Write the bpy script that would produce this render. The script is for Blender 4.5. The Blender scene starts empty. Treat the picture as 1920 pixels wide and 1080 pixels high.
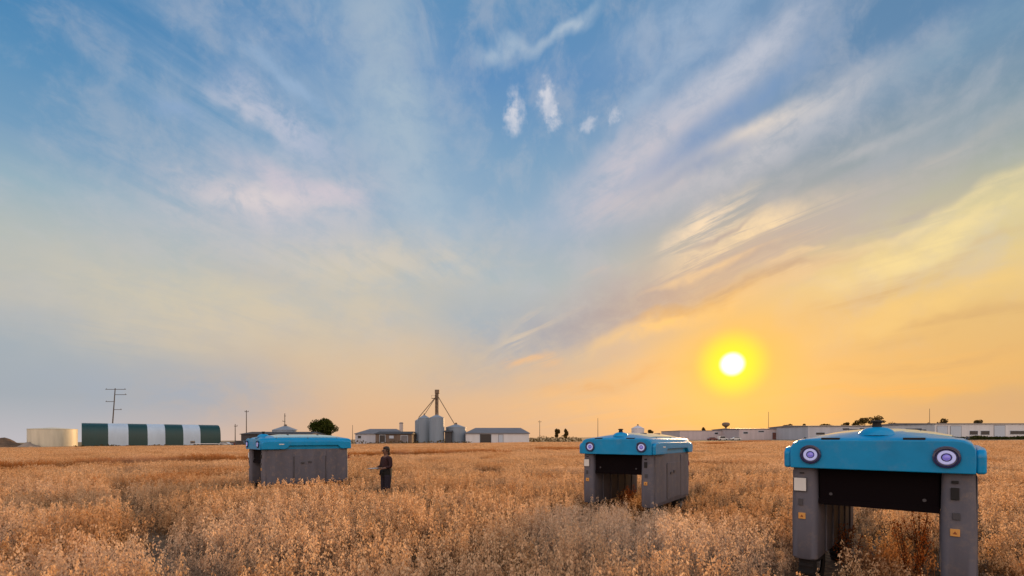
import bpy, bmesh, math, random
from mathutils import Vector, Matrix
C = bpy.context.scene.collection
sc = bpy.context.scene
R = math.radians
F, CX, HY, CAMZ = 880.0, 960.0, 821.0, 2.0      # photo focal length in px, centre column, horizon row, eye height
# ------------------------------------------------------------------ camera
cam_d = bpy.data.cameras.new('camera')
cam = bpy.data.objects.new('camera', cam_d); C.objects.link(cam)
cam.location = (0, 0, CAMZ); cam.rotation_euler = (R(90), 0, 0)
cam_d.sensor_width = 36; cam_d.lens = 36 * F / 1920; cam_d.shift_y = (HY - 540) / 1920
cam_d.clip_start = 0.05; cam_d.clip_end = 20000
sc.camera = cam
sc.view_settings.view_transform = 'Standard'; sc.view_settings.look = 'None'
sc.view_settings.gamma = 1; sc.view_settings.exposure = 0.0; sc.view_settings.use_curve_mapping = False
SUN_AZ, SUN_EL = math.degrees(math.atan((1373 - CX) / F)), 8.1
# ------------------------------------------------------------------ sun lamp
sd = bpy.data.lights.new('sun', 'SUN'); sd.energy = 4.4; sd.angle = R(3.0); sd.color = (1.0, 0.60, 0.28)
sun = bpy.data.objects.new('sun', sd); C.objects.link(sun)
sv = Vector((math.sin(R(SUN_AZ)) * math.cos(R(SUN_EL)), math.cos(R(SUN_AZ)) * math.cos(R(SUN_EL)), math.sin(R(SUN_EL))))
sun.rotation_euler = sv.to_track_quat('Z', 'Y').to_euler()
# ------------------------------------------------------------------ world: clear-air sky plus high cloud
def lin(c):
    return tuple((v / 255 / 12.92) if v / 255 <= 0.04045 else ((v / 255 + 0.055) / 1.055) ** 2.4 for v in c)
def azel(px, py):
    a = math.atan((px - CX) / F); return math.degrees(a), math.degrees(math.atan((HY - py) / F * math.cos(a)))
wd = bpy.data.worlds.new('World'); sc.world = wd; wd.use_nodes = True
wd.cycles.sampling_method = 'MANUAL'; wd.cycles.sample_map_resolution = 512
nt = wd.node_tree; nt.nodes.clear()
def nd(t, **kw):
    n = nt.nodes.new(t)
    for k, v in kw.items(): setattr(n, k, v)
    return n
def put(s, v):
    if isinstance(v, bpy.types.NodeSocket): nt.links.new(v, s)
    else: s.default_value = v
def mth(op, a, b=None, c=None, clamp=False):
    n = nd('ShaderNodeMath', operation=op, use_clamp=clamp); put(n.inputs[0], a)
    if b is not None: put(n.inputs[1], b)
    if c is not None: put(n.inputs[2], c)
    return n.outputs[0]
def mrange(v, a, b, c=0.0, d=1.0, kind='SMOOTHSTEP'):
    n = nd('ShaderNodeMapRange', interpolation_type=kind); n.clamp = False
    for i, x in enumerate((v, a, b, c, d)): put(n.inputs[i], x)
    return n.outputs[0]
def mixc(fac, a, b, mode='MIX'):
    n = nd('ShaderNodeMix', data_type='RGBA', blend_type=mode); n.clamp_factor = True
    put(n.inputs[0], fac)
    for s, v in ((n.inputs[6], a), (n.inputs[7], b)): put(s, v if isinstance(v, bpy.types.NodeSocket) else (*v, 1))
    return n.outputs[2]
def noise(vec, scale, detail=3, rough=0.5, dist=0.0, col=False):
    n = nd('ShaderNodeTexNoise'); n.inputs['Scale'].default_value = scale; n.inputs['Detail'].default_value = detail
    n.inputs['Roughness'].default_value = rough; n.inputs['Distortion'].default_value = dist; put(n.inputs['Vector'], vec)
    return n.outputs['Color' if col else 'Fac']
def comb(x, y, z=0.0):
    n = nd('ShaderNodeCombineXYZ')
    for i, v in enumerate((x, y, z)): put(n.inputs[i], v)
    return n.outputs[0]
def vmath(op, a, b=None, s=None):
    n = nd('ShaderNodeVectorMath', operation=op); put(n.inputs[0], a)
    if b is not None: put(n.inputs[1], b)
    if s is not None: put(n.inputs['Scale'], s)
    return n.outputs['Value'] if op in ('LENGTH', 'DOT_PRODUCT') else n.outputs[0]
def ramp(f, stops, mode='LINEAR'):
    n = nd('ShaderNodeValToRGB'); put(n.inputs[0], f); e = n.color_ramp.elements; n.color_ramp.interpolation = mode
    while len(e) < len(stops): e.new(0.5)
    for el, (p, c) in zip(e, stops): el.position = p; el.color = (*c, 1)
    return n.outputs[0]
D = nd('ShaderNodeTexCoord').outputs['Generated']
sep = nd('ShaderNodeSeparateXYZ'); put(sep.inputs[0], D); dx, dy, dz = sep.outputs
AZ = mth('MULTIPLY', mth('ARCTAN2', dx, dy), 57.29578)
EL = mth('MULTIPLY', mth('ARCSINE', dz), 57.29578)
def column(px, rows):                                   # sky colour against elevation (0..60 deg) seen along one azimuth
    st = []
    for py, c in sorted(rows, key=lambda r: -r[0]):
        st.append((min(1, max(0, azel(px, py)[1] / 60)), lin(c)))
    st.append((0.9, tuple(v * .8 for v in lin(rows[0][1]))))
    return ramp(mth('DIVIDE', EL, 60.0), st)
colL = column(100, [(0, (70, 130, 178)), (130, (92, 143, 184)), (260, (116, 156, 188)), (350, (150, 176, 190)), (450, (178, 186, 182)), (560, (184, 184, 180)), (650, (164, 174, 182)), (740, (166, 172, 178)), (821, (190, 186, 190))])
colC = column(900, [(0, (94, 142, 184)), (150, (96, 142, 188)), (300, (122, 160, 192)), (420, (148, 174, 196)), (520, (166, 182, 190)), (600, (186, 186, 182)), (680, (214, 188, 156)), (760, (226, 184, 144)), (821, (226, 180, 140))])
colR = column(1860, [(0, (92, 134, 172)), (120, (104, 140, 168)), (260, (140, 160, 166)), (380, (200, 194, 158)), (480, (226, 202, 142)), (580, (228, 188, 122)), (680, (228, 180, 112)), (760, (220, 172, 116)), (821, (212, 170, 128))])
base = mixc(mrange(AZ, -47.0, -16.0), colL, colC)
base = mixc(mrange(AZ, 2.0, 44.0), base, colR)
# unseen sky behind the camera, made bright and warm to lift the ambient light
BACK_FILL = 1.9
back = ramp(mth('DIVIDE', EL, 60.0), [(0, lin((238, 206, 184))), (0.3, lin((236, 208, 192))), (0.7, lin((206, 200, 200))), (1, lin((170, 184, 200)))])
base = mixc(mrange(mth('ABSOLUTE', AZ), 70.0, 120.0), base, mixc(1.0, back, (BACK_FILL, BACK_FILL, BACK_FILL), 'MULTIPLY'))
nsk = nd('ShaderNodeTexSky', sky_type='NISHITA'); nsk.sun_disc = False
nsk.sun_elevation = R(SUN_EL); nsk.sun_rotation = R(SUN_AZ); nsk.air_density = 1.0; nsk.dust_density = 2.0
# warped angular position for the clouds
def wobble(sc_, det, rough):                            # two-channel offset field, centred on zero
    return vmath('SUBTRACT', comb(noise(comb(AZ, EL), sc_, det, rough), noise(comb(AZ, EL, 31.7), sc_, det, rough), 0.5), (0.5, 0.5, 0.5))
warp = wobble(0.09, 4, 0.55)
P0 = comb(AZ, EL)
P = vmath('ADD', P0, vmath('SCALE', warp, s=7.0))
Psoft = vmath('ADD', P0, vmath('SCALE', warp, s=3.0))
# streak noise on a flat cloud layer, drawn out along one wind direction
zz = mth('ADD', mth('MAXIMUM', dz, 0.0), 0.10)
lx, ly = mth('DIVIDE', dx, zz), mth('DIVIDE', dy, zz)
wa = R(-30)
along = mth('ADD', mth('MULTIPLY', lx, math.sin(wa)), mth('MULTIPLY', ly, math.cos(wa)))
across = mth('SUBTRACT', mth('MULTIPLY', lx, math.cos(wa)), mth('MULTIPLY', ly, math.sin(wa)))
ST = comb(mth('MULTIPLY', along, 0.16), across)
streak = noise(ST, 1.5, 6, 0.6, 0.5)
fine = noise(ST, 5.0, 6, 0.68, 0.8)
wb = R(28)
al2 = mth('ADD', mth('MULTIPLY', lx, math.sin(wb)), mth('MULTIPLY', ly, math.cos(wb)))
ac2 = mth('SUBTRACT', mth('MULTIPLY', lx, math.cos(wb)), mth('MULTIPLY', ly, math.sin(wb)))
fine2 = noise(comb(mth('MULTIPLY', al2, 0.22), ac2), 3.2, 6, 0.66, 0.9)
puffn = noise(P0, 0.55, 5, 0.6)
soft = noise(comb(AZ, mth('MULTIPLY', EL, 2.2)), 0.055, 5, 0.5, 0.4)
patch = noise(comb(AZ, mth('MULTIPLY', EL, 1.4)), 0.30, 6, 0.66, 0.3)
mott = noise(Psoft, 0.16, 6, 0.64, 0.3)
sky = mixc(mth('MULTIPLY', mth('MULTIPLY', mrange(mott, 0.42, 0.68), mrange(EL, 4.0, 16.0)), 0.34), base, lin((190, 192, 200)))
def after(v):                                           # evaluate one cloud after another, so the node stack stays small
    n = nd('ShaderNodeVectorMath', operation='MULTIPLY_ADD'); put(n.inputs[0], sky); n.inputs[1].default_value = (1e-9,) * 3; put(n.inputs[2], v)
    return n.outputs[0]
def feat(p1, p2, width, col, amt, brk=None, lo=0.0, hi=1.0, pos=None, edge=1.45, ragged=0.45):
    global sky
    a1, e1 = azel(*p1); a2, e2 = azel(*p2)
    lpx = math.hypot(p2[0] - p1[0], p2[1] - p1[1]); ldeg = math.hypot(a2 - a1, e2 - e1)
    m = nd('ShaderNodeMapping', vector_type='TEXTURE'); put(m.inputs[0], after(pos if pos is not None else P))
    m.inputs['Location'].default_value = ((a1 + a2) / 2, (e1 + e2) / 2, 0)
    m.inputs['Rotation'].default_value = (0, 0, math.atan2(e2 - e1, a2 - a1))
    m.inputs['Scale'].default_value = (ldeg / 2, width * ldeg / lpx, 1)
    k = mrange(vmath('LENGTH', m.outputs[0]), edge, 0.0)
    if brk is not None: k = mth('MULTIPLY', k, mrange(mth('MULTIPLY_ADD', k, 1e-9, brk), lo, hi))
    k = mth('MULTIPLY', k, mrange(mth('MULTIPLY_ADD', k, 1e-9, patch), 0.33, 0.62, 1.0 - ragged, 1.0))
    sky = mixc(mth('MULTIPLY', k, amt), sky, lin(col))
# broad veils, left and centre
feat((560, -150), (900, 420), 170, (150, 174, 198), .8, soft, .1, .5, Psoft)
feat((690, -120), (790, 420), 105, (162, 182, 200), .9, soft, .15, .5, Psoft)
feat((640, -60), (740, 140), 80, (158, 176, 196), .6, fine2, .3, .6, Psoft)
feat((700, 200), (900, 560), 90, (166, 186, 202), .8, soft, .2, .55, Psoft)
feat((100, -60), (560, 330), 150, (136, 164, 194), .55, fine2, .3, .66)
feat((200, -60), (760, 420), 200, (172, 186, 204), .5, fine2, .38, .66)
feat((150, 440), (760, 330), 90, (190, 190, 200), .8, soft, .25, .55, Psoft)
feat((-100, 470), (620, 510), 120, (192, 190, 182), .8, soft, .2, .6, Psoft)
feat((40, 500), (560, 560), 70, (206, 198, 176), .55, fine2, .36, .6)
feat((300, 580), (960, 480), 100, (214, 198, 176), .8, soft, .3, .6, Psoft)
feat((560, 480), (900, 500), 40, (222, 208, 184), .7, fine2, .38, .6)
feat((380, 650), (960, 640), 100, (220, 192, 160), .7, soft, .25, .6, Psoft)
feat((-60, 690), (600, 750), 90, (162, 172, 186), .75, soft, .25, .6, Psoft)
feat((700, 520), (1060, 640), 72, (158, 174, 188), .85, soft, .25, .55, Psoft)
feat((380, 470), (660, 560), 40, (170, 176, 188), .6, soft, .3, .6, Psoft)
feat((100, 300), (900, 470), 110, (202, 198, 200), .5, fine2, .36, .62)
feat((-100, 560), (960, 520), 120, (210, 198, 172), .6, soft, .2, .6, Psoft)
feat((120, 610), (800, 590), 60, (216, 198, 170), .5, fine2, .34, .6)
# left wisps
feat((380, 140), (640, 300), 44, (180, 188, 208), .95, soft, .25, .5, None, 1.4, .8)
feat((390, 160), (560, 270), 22, (190, 194, 208), .7, fine2, .3, .55)
feat((440, 100), (620, 215), 16, (152, 178, 208), .7)
feat((270, 180), (370, 220), 24, (140, 168, 204), .6, soft, .3, .6)
feat((300, 352), (700, 368), 34, (212, 202, 206), .75, fine2, .25, .55, None, 1.4, .8)
feat((360, 385), (640, 345), 16, (218, 208, 208), .7, soft, .25, .5, None, 1.4, .8)
feat((430, 296), (690, 385), 26, (206, 196, 206), .8, soft, .3, .55)
# right fan of cirrus: soft body, then brushed streaks
feat((1030, 420), (1560, -60), 120, (150, 174, 202), .75, soft, .2, .5, Psoft)
feat((1010, 430), (1540, 0), 62, (186, 190, 204), 1.0, streak, .34, .54, Psoft)
feat((1050, 410), (1300, 200), 62, (198, 194, 204), .95, fine, .3, .56, Psoft)
feat((1230, 240), (1520, 20), 26, (190, 196, 210), .9, fine, .3, .55, Psoft)
feat((1150, 240), (1330, 60), 22, (166, 184, 206), .8, fine, .3, .55, Psoft)
feat((1150, 415), (1760, 70), 54, (180, 188, 200), 1.0, streak, .26, .46, Psoft)
feat((1300, 300), (1640, 130), 28, (200, 200, 204), .9, fine, .28, .55, Psoft)
feat((1330, 270), (1500, 196), 20, (220, 212, 204), .9, fine, .28, .5, Psoft)
feat((1080, 420), (1400, 250), 34, (192, 190, 198), .8, fine, .33, .56, Psoft)
feat((1180, 340), (1560, 70), 30, (100, 144, 190), .8, fine, .2, .5, Psoft)
feat((1220, 340), (1420, 240), 14, (110, 148, 188), .6)
feat((890, 95), (1020, 90), 12, (172, 190, 208), .8, fine, .2, .45)
feat((1000, 98), (1120, 34), 12, (176, 192, 208), .85, fine, .2, .45)
feat((1120, 140), (1480, -80), 60, (156, 178, 204), .8, streak, .3, .6)
feat((1400, 430), (1980, 90), 90, (156, 170, 182), .85, streak, .32, .56, Psoft)
feat((1480, 330), (1780, 190), 22, (172, 180, 188), .8, fine, .3, .56)
feat((1500, 420), (1860, 240), 22, (184, 184, 180), .8, fine, .3, .56)
feat((1650, 150), (2000, -40), 70, (132, 162, 184), .8, streak, .33, .58)
feat((1200, 540), (1980, 200), 60, (180, 180, 178), .9, streak, .3, .56)
feat((1480, 560), (2060, 330), 64, (246, 224, 160), .95, streak, .3, .52)
feat((1560, 480), (1990, 300), 22, (244, 224, 168), .85, fine, .33, .56)
feat((1500, 640), (2060, 470), 50, (242, 204, 130), .85, streak, .3, .56)
feat((1560, 560), (1960, 440), 14, (212, 188, 146), .8, fine, .3, .56)
# grey-violet bands, then bright lit streaks
feat((840, 700), (1580, 400), 84, (164, 167, 177), 1.0, streak, .22, .46)
feat((1000, 640), (1560, 450), 42, (156, 156, 166), .9, fine, .3, .52)
feat((1560, 450), (1860, 340), 26, (172, 170, 168), .75, fine, .3, .55)
feat((1080, 664), (1530, 496), 24, (254, 208, 138), 1.0, fine, .26, .46)
feat((1180, 610), (1430, 540), 12, (190, 158, 130), 1.0, fine, .22, .46)
feat((1340, 560), (1620, 470), 12, (196, 170, 140), .9, fine, .26, .5)
feat((1500, 600), (1800, 500), 16, (206, 174, 126), .85, fine, .3, .55)
feat((1600, 640), (2000, 560), 18, (212, 172, 116), .85, fine, .3, .55)
feat((1500, 700), (2000, 650), 60, (240, 184, 106), .75, streak, .33, .6)
feat((1230, 470), (1420, 366), 40, (246, 226, 198), 1.0, fine, .40, .54)
feat((1240, 520), (1570, 390), 50, (248, 226, 188), 1.0, fine, .42, .56)
feat((1250, 545), (1560, 420), 18, (136, 144, 162), .9, fine, .38, .56)
feat((1330, 575), (1680, 430), 26, (226, 204, 168), .95, fine, .42, .58)
feat((900, 680), (1090, 550), 24, (220, 200, 174), .9, fine, .40, .58)
feat((920, 770), (1330, 700), 70, (240, 186, 128), .85, streak, .3, .56)
feat((940, 690), (1060, 680), 14, (248, 190, 128), .8, fine, .33, .55)
feat((1000, 730), (1340, 690), 14, (222, 170, 122), .7, fine, .3, .55)
feat((1420, 745), (1900, 700), 22, (246, 178, 92), .7, fine, .3, .55)
feat((1480, 700), (1940, 640), 14, (214, 168, 112), .7, fine, .3, .55)
feat((1100, 790), (1800, 775), 30, (248, 176, 96), .6, streak, .25, .55)
feat((1560, 780), (1990, 740), 40, (206, 166, 128), .7, soft, .25, .55)
feat((1200, 560), (1480, 450), 10, (240, 210, 170), .8, fine, .36, .54)
feat((1230, 590), (1560, 480), 9, (150, 146, 150), .8, fine, .30, .5)
feat((1290, 470), (1420, 420), 8, (140, 148, 166), .8, fine, .30, .5)
feat((1400, 520), (1600, 440), 9, (244, 216, 172), .8, fine, .34, .54)
feat((1060, 560), (1200, 480), 12, (196, 186, 180), .7, fine, .36, .56)
# small puffs
PF = vmath('ADD', P0, vmath('SCALE', wobble(0.9, 3, 0.6), s=2.4))
for p1, p2, w in (((966, 165), (960, 258), 28), ((1020, 150), (1030, 205), 26), ((1030, 190), (1042, 240), 18), ((1088, 233), (1118, 229), 12), ((1144, 218), (1168, 212), 12)):
    feat(p1, p2, w, (212, 213, 222), .9 if w > 15 else .55, puffn, .30, .54, PF, 1.4, .0)

# sun: glow in the thick evening air, then the disc
sdn = vmath('DOT_PRODUCT', D, tuple(sv))
ang = mth('MULTIPLY', mth('ARCCOSINE', mth('MINIMUM', sdn, 1.0)), 57.29578)
g1 = mth('POWER', 2.718, mth('MULTIPLY', mth('POWER', mth('DIVIDE', ang, 15.0), 2.0), -1.0))
sky = mixc(mth('MULTIPLY', g1, 0.5), sky, lin((255, 184, 82)))
g2 = mth('POWER', 2.718, mth('MULTIPLY', mth('POWER', mth('DIVIDE', ang, 5.4), 2.0), -1.0))
sky = mixc(mth('MULTIPLY', g2, 0.8), sky, lin((255, 192, 44)))
g3 = mrange(ang, 4.3, 1.3)
sky = mixc(mth('MULTIPLY', g3, .95), sky, lin((255, 240, 0)))
g4 = mrange(ang, 1.5, 0.72)
sky = mixc(g4, sky, (1.6, 1.5, 1.35))
# a little physical sky under the clouds
nb = nd('ShaderNodeBackground'); nb.inputs['Strength'].default_value = 0.05 * 0.05; nt.links.new(nsk.outputs[0], nb.inputs['Color'])
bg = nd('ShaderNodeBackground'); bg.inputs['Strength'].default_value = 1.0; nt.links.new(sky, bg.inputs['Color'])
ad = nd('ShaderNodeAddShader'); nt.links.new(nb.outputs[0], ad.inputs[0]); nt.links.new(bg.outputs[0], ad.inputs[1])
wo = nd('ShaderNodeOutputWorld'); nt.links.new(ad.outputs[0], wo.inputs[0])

# ------------------------------------------------------------------ helpers
TILT = 0.0093
def gz(x, y=1000.0):                                       # level by the camera, then falling away gently to the left
    k = min(1.0, max(0.0, (y - 25) / 65)); return TILT * x * k * k * (3 - 2 * k)
def at(px, d): return (px - CX) / F * d                     # world x of a photo column at depth d
def zat(py, d): return CAMZ + (HY - py) / F * d             # world z of a photo row at depth d
class MB:
    def __init__(s): s.bm = bmesh.new()
    def face(s, pts):
        try: return s.bm.faces.new([s.bm.verts.new(p) for p in pts])
        except ValueError: return None
    def box(s, c, d, rz=0.0, ry=0.0):
        m = Matrix.Translation(c) @ Matrix.Rotation(rz, 4, 'Z') @ Matrix.Rotation(ry, 4, 'Y') @ Matrix.Diagonal((*d, 1))
        bmesh.ops.create_cube(s.bm, size=1, matrix=m); return s
    def loft(s, rings, caps=True, closed=True):
        vr = [[s.bm.verts.new(p) for p in r] for r in rings]; n = len(vr[0])
        for a, b in zip(vr, vr[1:]):
            for i in range(n if closed else n - 1):
                j = (i + 1) % n; s.bm.faces.new((a[i], a[j], b[j], b[i]))
        if caps: s.bm.faces.new(vr[0][::-1]); s.bm.faces.new(vr[-1])
        return s
    def tube(s, p0, p1, r0, r1=None, n=10):
        p0, p1 = Vector(p0), Vector(p1); r1 = r0 if r1 is None else r1
        q = (p1 - p0).to_track_quat('Z', 'Y'); rs = []
        for p, r in ((p0, r0), (p1, r1)):
            rs.append([p + q @ Vector((r * math.cos(2 * math.pi * i / n), r * math.sin(2 * math.pi * i / n), 0)) for i in range(n)])
        return s.loft(rs)
    def lathe(s, prof, n=32, axis='Z', at=(0, 0, 0), caps=True):
        rs = []
        for r, h in prof:
            ring = []
            for i in range(n):
                a = 2 * math.pi * i / n; u, v = r * math.cos(a), r * math.sin(a)
                ring.append(Vector(at) + (Vector((u, v, h)) if axis == 'Z' else Vector((u, h, v)) if axis == 'Y' else Vector((h, u, v))))
            rs.append(ring)
        return s.loft(rs, caps)
    def prism(s, poly, a0, a1, axis='X'):                   # poly in the plane across the axis
        def P(u, v, a): return (a, u, v) if axis == 'X' else (u, a, v) if axis == 'Y' else (u, v, a)
        return s.loft([[P(u, v, a0) for u, v in poly], [P(u, v, a1) for u, v in poly]])
    def build(s, name, mat, parent=None, smooth=None, bevel=0.0, seg=2):
        bmesh.ops.recalc_face_normals(s.bm, faces=s.bm.faces)
        me = bpy.data.meshes.new(name); s.bm.to_mesh(me); s.bm.free()
        o = bpy.data.objects.new(name, me); C.objects.link(o); o.parent = parent
        if mat: me.materials.append(mat)
        if smooth is not None:
            me.polygons.foreach_set('use_smooth', [True] * len(me.polygons))
            if smooth < 180: me.set_sharp_from_angle(angle=R(smooth))
        if bevel:
            b = o.modifiers.new('bevel', 'BEVEL'); b.width = bevel; b.segments = seg; b.limit_method = 'ANGLE'; b.angle_limit = R(35)
            b.harden_normals = True
        return o
def tag(o, label=None, cat=None, group=None, kind=None):
    for k, v in (('label', label), ('category', cat), ('group', group), ('kind', kind)):
        if v: o[k] = v
    return o
def empty(name, loc, rz=0.0, label=None, cat=None, group=None):
    o = bpy.data.objects.new(name, None); C.objects.link(o); o.location = loc; o.rotation_euler = (0, 0, rz)
    o.empty_display_size = 0.2
    return tag(o, label, cat, group)
def dup(o, parent=None):
    c = o.copy(); C.objects.link(c); c.parent = parent
    for ch in list(o.children): dup(ch, c)
    return c
# ------------------------------------------------------------------ materials
def material(name, col, rough=0.6, metal=0.0, spec=0.5, var=0.0, vscale=4.0, bump=0.0, bscale=60.0, emit=None, est=1.0, coat=0.0, streak=False, vcol=None, dust=0.0):
    m = bpy.data.materials.new(name); m.use_nodes = True; t = m.node_tree; b = t.nodes['Principled BSDF']
    b.inputs['Base Color'].default_value = (*col, 1); b.inputs['Roughness'].default_value = rough
    b.inputs['Metallic'].default_value = metal; b.inputs['Specular IOR Level'].default_value = spec; b.inputs['Coat Weight'].default_value = coat
    tc = t.nodes.new('ShaderNodeTexCoord')
    if var:
        n = t.nodes.new('ShaderNodeTexNoise'); n.inputs['Scale'].default_value = vscale; n.inputs['Detail'].default_value = 6; n.inputs['Roughness'].default_value = 0.65
        mp = t.nodes.new('ShaderNodeMapping'); t.links.new(tc.outputs['Object'], mp.inputs[0]); t.links.new(mp.outputs[0], n.inputs['Vector'])
        if streak: mp.inputs['Scale'].default_value = (1, 1, 0.12)
        x = t.nodes.new('ShaderNodeMix'); x.data_type = 'RGBA'
        dk = vcol or tuple(c * (1 - var) for c in col)
        x.inputs[6].default_value = (*dk, 1); x.inputs[7].default_value = (*[min(1, c * (1 + var * .5)) for c in col], 1)
        r = t.nodes.new('ShaderNodeMapRange'); r.inputs[1].default_value = 0.3; r.inputs[2].default_value = 0.7
        t.links.new(n.outputs[0], r.inputs[0]); t.links.new(r.outputs[0], x.inputs[0]); t.links.new(x.outputs[2], b.inputs['Base Color'])
        rr = t.nodes.new('ShaderNodeMapRange'); rr.inputs[3].default_value = rough * 0.85; rr.inputs[4].default_value = min(1, rough * 1.2)
        t.links.new(n.outputs[0], rr.inputs[0]); t.links.new(rr.outputs[0], b.inputs['Roughness'])
    if dust:                                            # dried mud and chaff in ragged patches
        n = t.nodes.new('ShaderNodeTexNoise'); n.inputs['Scale'].default_value = 5.5; n.inputs['Detail'].default_value = 9; n.inputs['Roughness'].default_value = 0.74
        t.links.new(tc.outputs['Object'], n.inputs['Vector']); r = t.nodes.new('ShaderNodeMapRange'); r.inputs[1].default_value = 0.52; r.inputs[2].default_value = 0.68; r.inputs[4].default_value = dust
        t.links.new(n.outputs[0], r.inputs[0]); x = t.nodes.new('ShaderNodeMix'); x.data_type = 'RGBA'; x.inputs[7].default_value = (0.30, 0.22, 0.15, 1)
        t.links.new(r.outputs[0], x.inputs[0]); l = b.inputs['Base Color'].links[0].from_socket; t.links.new(l, x.inputs[6]); t.links.new(x.outputs[2], b.inputs['Base Color'])
    if bump:
        n = t.nodes.new('ShaderNodeTexNoise'); n.inputs['Scale'].default_value = bscale; n.inputs['Detail'].default_value = 3
        bp = t.nodes.new('ShaderNodeBump'); bp.inputs['Strength'].default_value = bump; bp.inputs['Distance'].default_value = 0.01
        t.links.new(tc.outputs['Object'], n.inputs['Vector']); t.links.new(n.outputs[0], bp.inputs['Height']); t.links.new(bp.outputs[0], b.inputs['Normal'])
    if emit: b.inputs['Emission Color'].default_value = (*emit, 1); b.inputs['Emission Strength'].default_value = est
    return m
def ribbed(name, col, axis='X', period=0.3, rough=0.5, metal=0.0, var=0.15, depth=0.02):   # corrugated or panelled sheet: waves in the surface normal
    m = material(name, col, rough, metal, var=var, vscale=0.5, streak=True); t = m.node_tree; b = t.nodes['Principled BSDF']
    tc = t.nodes.new('ShaderNodeTexCoord'); w = t.nodes.new('ShaderNodeTexWave'); w.bands_direction = axis
    w.inputs['Scale'].default_value = 6.2832 / period / 20.0 * 1.0
    t.links.new(tc.outputs['Object'], w.inputs['Vector']); bp = t.nodes.new('ShaderNodeBump'); bp.inputs['Distance'].default_value = depth; bp.inputs['Strength'].default_value = 0.8
    t.links.new(w.outputs['Fac'], bp.inputs['Height']); t.links.new(bp.outputs[0], b.inputs['Normal'])
    return m
M = dict(
    blue=material('blue_canopy_paint', (0.0, 0.25, 0.52), 0.38, spec=0.22, coat=0.2, var=0.14, vscale=2.2, bump=0.05, dust=.10),
    grey=material('grey_pod_plastic', (0.105, 0.105, 0.132), 0.6, spec=0.3, var=0.3, vscale=2.2, bump=0.08, bscale=120, streak=True, dust=.28),
    dgrey=material('dark_grey_plastic', (0.045, 0.045, 0.055), 0.5, var=0.2),
    black=material('black_rubber', (0.012, 0.011, 0.012), 0.85, var=0.3, vscale=8),
    void=material('black_shroud_cloth', (0.005, 0.003, 0.004), 0.95, spec=0.1),
    roof_sheen=material('teal_roof_sky_sheen', (0.20, 0.44, 0.50), 0.3, spec=0.5, coat=0.6, var=.15, vscale=3, dust=.25),  # sky reflection on the canopy paint, put in as a paler teal
    navy=material('navy_bezel', (0.008, 0.012, 0.07), 0.3, coat=0.5),
    ring=material('lamp_ring_glow', (0.28, 0.28, 0.4), 0.4, emit=(0.50, 0.52, 0.92), est=0.42),
    lens=material('violet_lens', (0.12, 0.10, 0.36), 0.2, emit=(0.16, 0.13, 0.5), est=0.55, coat=1.0),
    pale=material('pale_panel', (0.62, 0.62, 0.60), 0.5, var=0.06),
    sign=material('orange_sticker', (0.62, 0.30, 0.07), 0.6, var=.2, vscale=30), signmark=material('sticker_mark', (0.22, 0.06, 0.015), 0.5),
    red=material('red_reflector', (0.25, 0.02, 0.015), 0.35),
    steel=material('grey_steel', (0.16, 0.15, 0.15), 0.5, metal=0.5, var=0.3, vscale=6),
    rim=material('rim_paint', (0.25, 0.25, 0.26), 0.5, metal=0.3, var=0.2),
)

# ------------------------------------------------------------------ ground: one gently sloping sheet out to the horizon
def soil_material():
    m = bpy.data.materials.new('field_soil'); m.use_nodes = True; t = m.node_tree; b = t.nodes['Principled BSDF']; b.inputs['Roughness'].default_value = 0.95
    g = t.nodes.new('ShaderNodeNewGeometry')
    def nz(sc_, det):
        n = t.nodes.new('ShaderNodeTexNoise'); n.inputs['Scale'].default_value = sc_; n.inputs['Detail'].default_value = det; t.links.new(g.outputs['Position'], n.inputs['Vector']); return n.outputs[0]
    def ramp_(f, st):
        r = t.nodes.new('ShaderNodeValToRGB'); t.links.new(f, r.inputs[0]); e = r.color_ramp.elements
        while len(e) < len(st): e.new(.5)
        for el, (p, c) in zip(e, st): el.position = p; el.color = (*c, 1)
        return r.outputs[0]
    near = ramp_(nz(9.0, 6), [(0.3, (0.07, 0.04, 0.022)), (0.5, (0.16, 0.095, 0.05)), (0.7, (0.36, 0.23, 0.12))])
    far = ramp_(nz(0.05, 5), [(0.3, (0.10, 0.075, 0.035)), (0.5, (0.17, 0.11, 0.05)), (0.65, (0.11, 0.09, 0.035))])
    s = t.nodes.new('ShaderNodeSeparateXYZ'); t.links.new(g.outputs['Position'], s.inputs[0])
    k = t.nodes.new('ShaderNodeMapRange'); k.inputs[1].default_value = 120; k.inputs[2].default_value = 175; t.links.new(s.outputs[1], k.inputs[0])
    x = t.nodes.new('ShaderNodeMix'); x.data_type = 'RGBA'; t.links.new(k.outputs[0], x.inputs[0]); t.links.new(near, x.inputs[6]); t.links.new(far, x.inputs[7])
    t.links.new(x.outputs[2], b.inputs['Base Color'])
    bp = t.nodes.new('ShaderNodeBump'); bp.inputs['Strength'].default_value = 0.6; bp.inputs['Distance'].default_value = 0.05
    t.links.new(nz(14.0, 5), bp.inputs['Height']); t.links.new(bp.outputs[0], b.inputs['Normal'])
    return m
g = MB(); ys = [-300] + list(range(20, 96, 5)) + [6000]
rows = [[g.bm.verts.new((x, y, gz(x, y))) for x in (-4000, 0, 4000)] for y in ys]
for ra, rb in zip(rows, rows[1:]):
    for i in (0, 1): g.bm.faces.new((ra[i], ra[i + 1], rb[i + 1], rb[i]))
tag(g.build('ground', soil_material()), kind='structure')

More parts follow.
